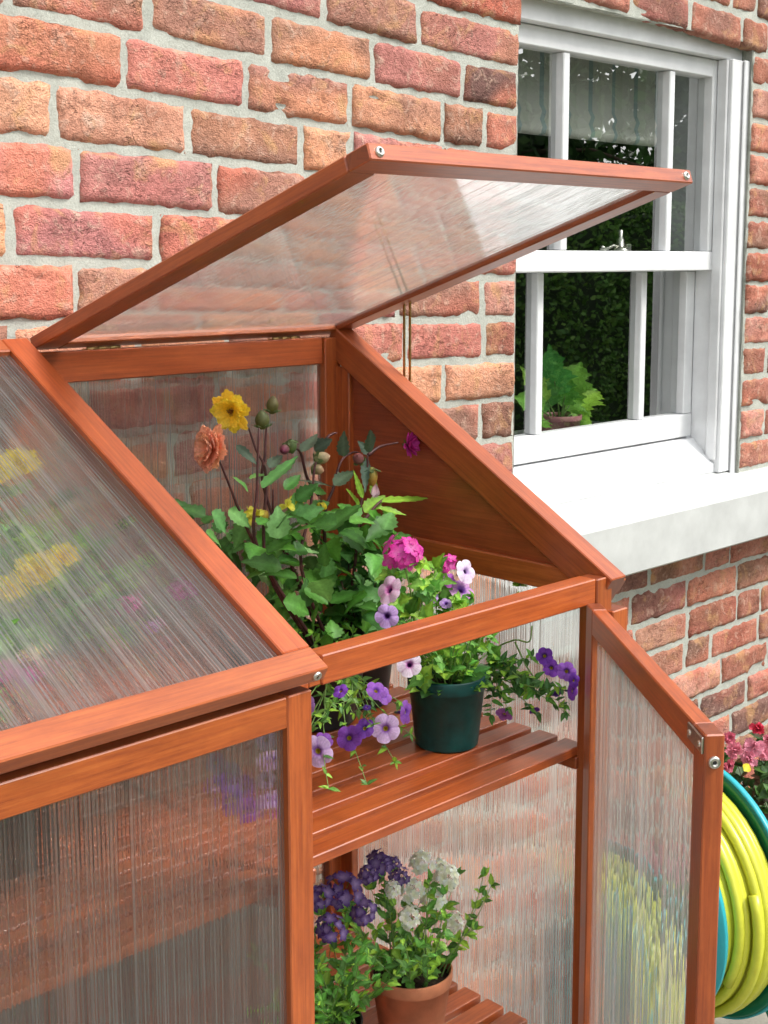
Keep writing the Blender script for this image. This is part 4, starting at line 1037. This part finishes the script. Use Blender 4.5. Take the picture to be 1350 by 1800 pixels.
# ---- houseplant inside the window ----
hp = V((atY(985, 748, .195).x, .197, Z(-.404)))
hpl = pot('house_plant', hp, .050, .038, .062, POTP, 'crinkly leaved green plant in pink pot inside the window', 'potted plant')
r = random.Random(5); b = MB(); st = MB()
for (a, t, wd, c) in (((985, 738), (966, 612), 54, (.10, .42, .08)), ((985, 738), (1018, 634), 66, (.26, .56, .08)), ((990, 738), (1056, 680), 52, (.38, .66, .07)), ((985, 738), (1048, 742), 42, (.30, .58, .07)), ((980, 738), (946, 672), 46, (.10, .34, .06)), ((985, 738), (1015, 690), 50, (.24, .52, .08)), ((975, 738), (926, 650), 40, (.38, .66, .09)), ((975, 738), (915, 695), 46, (.24, .55, .08)), ((975, 738), (930, 742), 34, (.24, .52, .08)), ((985, 738), (1000, 660), 44, (.16, .46, .07)), ((985, 738), (1040, 712), 44, (.34, .62, .07))):
    Yp = .195; p0 = atY(a[0], a[1], Yp); p1 = atY(t[0], t[1], Yp-.02); mid_ = p0.lerp(p1, .35); leafmesh(b, mid_, p1, TOCAM(p0)+V((0, 0, .4)), wd*mpp(p0), c, r, ser=9, fold=.35, curl=.2, lobes=3)
    st.tube([p0+V((0, 0, -.02)), p0.lerp(p1, .2), mid_.lerp(p1, .3)], [.003, .002, .0012], 6)
b.build('leaves', LEAF, hpl); st.build('stems', STEMG, hpl)

# ---- begonias beside the wall ----
bc = V((2.72, -.16, 0)); bg_ = empty('begonia_plant', bc); tag(bg_, 'pink begonia in terracotta pot against brick wall behind the hose reel', 'potted plant')
b = MB(); b.lathe([(0, .0), (.10, 0), (.13, .22), (.14, .225), (.145, .27), (.13, .27), (.12, .24), (0, .24)], bc, n=40); b.build('pot', TERRA, bg_)
r = random.Random(61); b = MB(); st = MB()
for i in range(46):
    sprig(b, r, bc+V((r.uniform(-.08, .08), r.uniform(-.08, .08), .24)), V((r.uniform(-.8, .8), r.uniform(-.7, .5), 1)), r.uniform(.10, .20), .036, .045, [(.035, .09, .025), (.05, .10, .025), (.10, .06, .03), (.06, .15, .03)], 5, .4, .002, st)
b.build('leaves', LEAF, bg_); st.build('stems', STEMD, bg_)
for k, ((x, y), Rp, c) in enumerate((((1331, 1280), 13, (.75, .06, .12)), ((1283, 1296), 11, (.80, .20, .30)), ((1291, 1320), 16, (.86, .32, .42)), ((1325, 1312), 18, (.88, .38, .50)), ((1318, 1334), 15, (.88, .36, .48)), ((1344, 1322), 14, (.86, .32, .42)), ((1284, 1346), 13, (.84, .26, .36)), ((1272, 1350), 10, (.84, .26, .36)), ((1352, 1300), 12, (.86, .32, .42)), ((1400, 1320), 16, (.86, .32, .42)), ((1385, 1350), 14, (.86, .32, .42)))):
    p = atY(x, y, -.20); b = MB()
    for i in range(11): petal(b, p, (rdir(r, .2)+TOCAM(p)*.5).normalized(), TOCAM(p), Rp*mpp(p)*1.1, Rp*mpp(p)*1.1, tuple(q*.7 for q in c), c, r, .6, .1)
    b.build('flower', PETAL, bg_)
b = MB(); p = atY(1312, 1353, -.22); leafmesh(b, p-V((.01, 0, 0)), p+V((.02, 0, .01)), TOCAM(p), .02, (.65, .55, .02), r, ser=0, nl=6); b.build('yellow_leaf', LEAF, bg_)

# ------------------------------------------------------------------ hose reel
P1 = atY(1142, 1578, -.24); v_ = ray(1232, 1552); P2 = CAM+v_*((P1.z-H)/v_.z)
RC = (P1+P2)/2; hr = empty('hose_reel', (RC.x, RC.y, 0)); tag(hr, 'green and cyan garden hose reel wound with yellow hose by the wall', 'hose reel')
AX = (P2-P1).normalized(); HWd = (P2-P1).length/2; RF0 = 201*mpp(P1); RF = RF0*1.14
b = MB(); b.lathe([(.05, -.004), (RF*.88, -.004), (RF*.92, -.008), (RF*.985, -.012), (RF, -.008), (RF, .0), (RF*.97, .0), (RF*.80, .006), (RF*.72, .010), (.05, .010)], RC+AX*HWd, AX, 72); b.build('far_flange', REELG, hr)
b = MB(); b.lathe([(RF*1.001, -.0085), (RF*1.012, -.0085), (RF*1.014, .004), (RF*1.001, .004)], RC+AX*HWd, AX, 72); b.build('rim', REELC, hr)
RF = RF0
b = MB(); b.lathe([(.045, .008), (RF*.70, .008), (RF*.74, -.0), (RF*.98, -.0), (RF, -.012), (RF*.70, -.014), (RF*.66, -.004), (.06, -.004), (.045, -.02), (.002, -.02)], RC-AX*HWd, AX, 72); b.build('near_flange', REELC, hr)
b = MB(); b.lathe([(RF*.78, -HWd), (RF*.78, HWd)], RC, AX, 36); b.build('drum', REELG, hr)
n, u, v = frame(AX)
def coil(R0, turns, x0, x1, name, ph=0, wob=.004):
    b = MB(); P = []; M = 44
    for i in range(int(turns*M)+1):
        a = 2*math.pi*i/M; t = i/(turns*M); s = x0+(x1-x0)*t; q = R0+wob*math.sin(a*.37+ph)
        P.append(RC+AX*(s+.0025*math.sin(a*1.0+ph))+(u*math.cos(a+ph)+v*math.sin(a+ph))*q)
    b.tube(P, .0105, 10); b.build(name, HOSE, hr)
wd_ = HWd-.016
coil(RF*.84, 8, -wd_, wd_, 'hose'); coil(RF*.93, 6.3, wd_, -wd_*.62, 'hose', 1.0)
coil(RF*1.02, 4.6, -wd_*.12, wd_*.97, 'hose', 2.0)
# stand
b = MB()
for s in (-1, 1):
    c0 = RC+AX*s*(HWd+.022)
    b.tube(smooth_path([V((c0.x, c0.y+.18, .01)), V((c0.x, c0.y+.10, .14)), c0+V((0, 0, .02)), V((c0.x, c0.y-.10, .14)), V((c0.x, c0.y-.18, .01))], 6), .010, 10)
b.tube([RC-AX*(HWd+.03), RC+AX*(HWd+.03)], .012, 12)
b.build('stand', REELG, hr)

# ------------------------------------------------------------------ garden opposite the house (seen in the window glass)
def leafy_mass(b, r, n, fn, size, cols):
    for i in range(n):
        p, out = fn(); d = (rdir(r, .1)+out*.6).normalized(); u_ = d.orthogonal().normalized(); u_ = (u_*math.cos(i)+d.cross(u_)*math.sin(i)); s = size*r.uniform(.6, 1.3); c = jit(r.choice(cols), r, .35)
        q = [b.vert(p, c), b.vert(p+d*s*.5+u_*s*.32, c), b.vert(p+d*s, c), b.vert(p+d*s*.5-u_*s*.32, c)]; b.face(tuple(q))
r = random.Random(71); b = MB()
b.col = (.02, .045, .012)
hx0, hx1, hy, hw_, hh = 2.6, 16, -5.0, .9, 2.05
def hf():
    x = r.uniform(hx0, hx1)
    bulge = noise.noise(V((x*1.3, 4, 0)))*.18
    if r.random() < .8:
        z = r.uniform(.02, hh); k = noise.noise(V((x*2.2, z*2.2, 1)))*.16
        return V((x, hy+bulge+k, z)), V((0, 1, .2))
    return V((x, hy-r.uniform(0, hw_), hh+noise.noise(V((x*2, 9, 0)))*.12)), V((0, 0, 1))
leafy_mass(b, r, 42000, hf, .055, [(.14, .30, .06), (.20, .38, .08), (.09, .21, .045)])
b.beam((hx0, hy-.55, .98), (hx1, hy-.55, .98), .9, 1.95, (0, 1, 0), .02)
o = b.build('clipped_hedge', attr_mat('hedge_leaf', .55, .15)); tag(o, 'dark green hedge mirrored in lower panes of sash window', 'hedge')
def tree(x, y, h, cr, seed, lab):
    r = random.Random(seed); t = empty('garden_tree', (x, y, 0)); tag(t, lab, 'tree', 'evergreens in a row beyond the hedge'); b = MB()
    b.tube([(x, y, 0), (x+.05, y, h*.35), (x-.03, y+.05, h*.9)], [.16, .12, .03], 10)
    pts = []
    for i in range(60):
        z = h*r.uniform(.12, .97); a = r.uniform(0, 6.28); q = cr*min(1, 1.9*(1.03-z/h))*r.uniform(.6, 1.1)+.15; e = V((x+math.cos(a)*q, y+math.sin(a)*q, z-.15*q)); b.tube([(x, y, z), ((x+e.x)/2, (y+e.y)/2, z+.05), e], [.035, .02, .008], 5); pts.append((V((x, y, z)), e))
    b.build('trunk', plain('bark%d' % seed, (.10, .07, .05), .9, 0, .2, .4, 20, .01), t); b = MB()
    def tf():
        a, e = r.choice(pts); q = r.uniform(.15, 1.1); return a.lerp(e, q)+rdir(r, 0)*r.uniform(0, .35), V((0, 0, -.6))
    leafy_mass(b, r, 9000, tf, .17, [(.05, .12, .03), (.075, .16, .04), (.035, .08, .025)]); b.build('crown', LEAF, t)
ORD = ['first', 'second', 'third', 'fourth', 'fifth', 'sixth', 'seventh', 'eighth']
for k in range(8):
    x = 3.2+k*1.75; tree(x, -6.9-(k % 2)*.8, 5.0+(k*37 % 5)*.28, 1.55, 81+k, ORD[k]+' dark evergreen in the row beyond the hedge, counted from the greenhouse end')
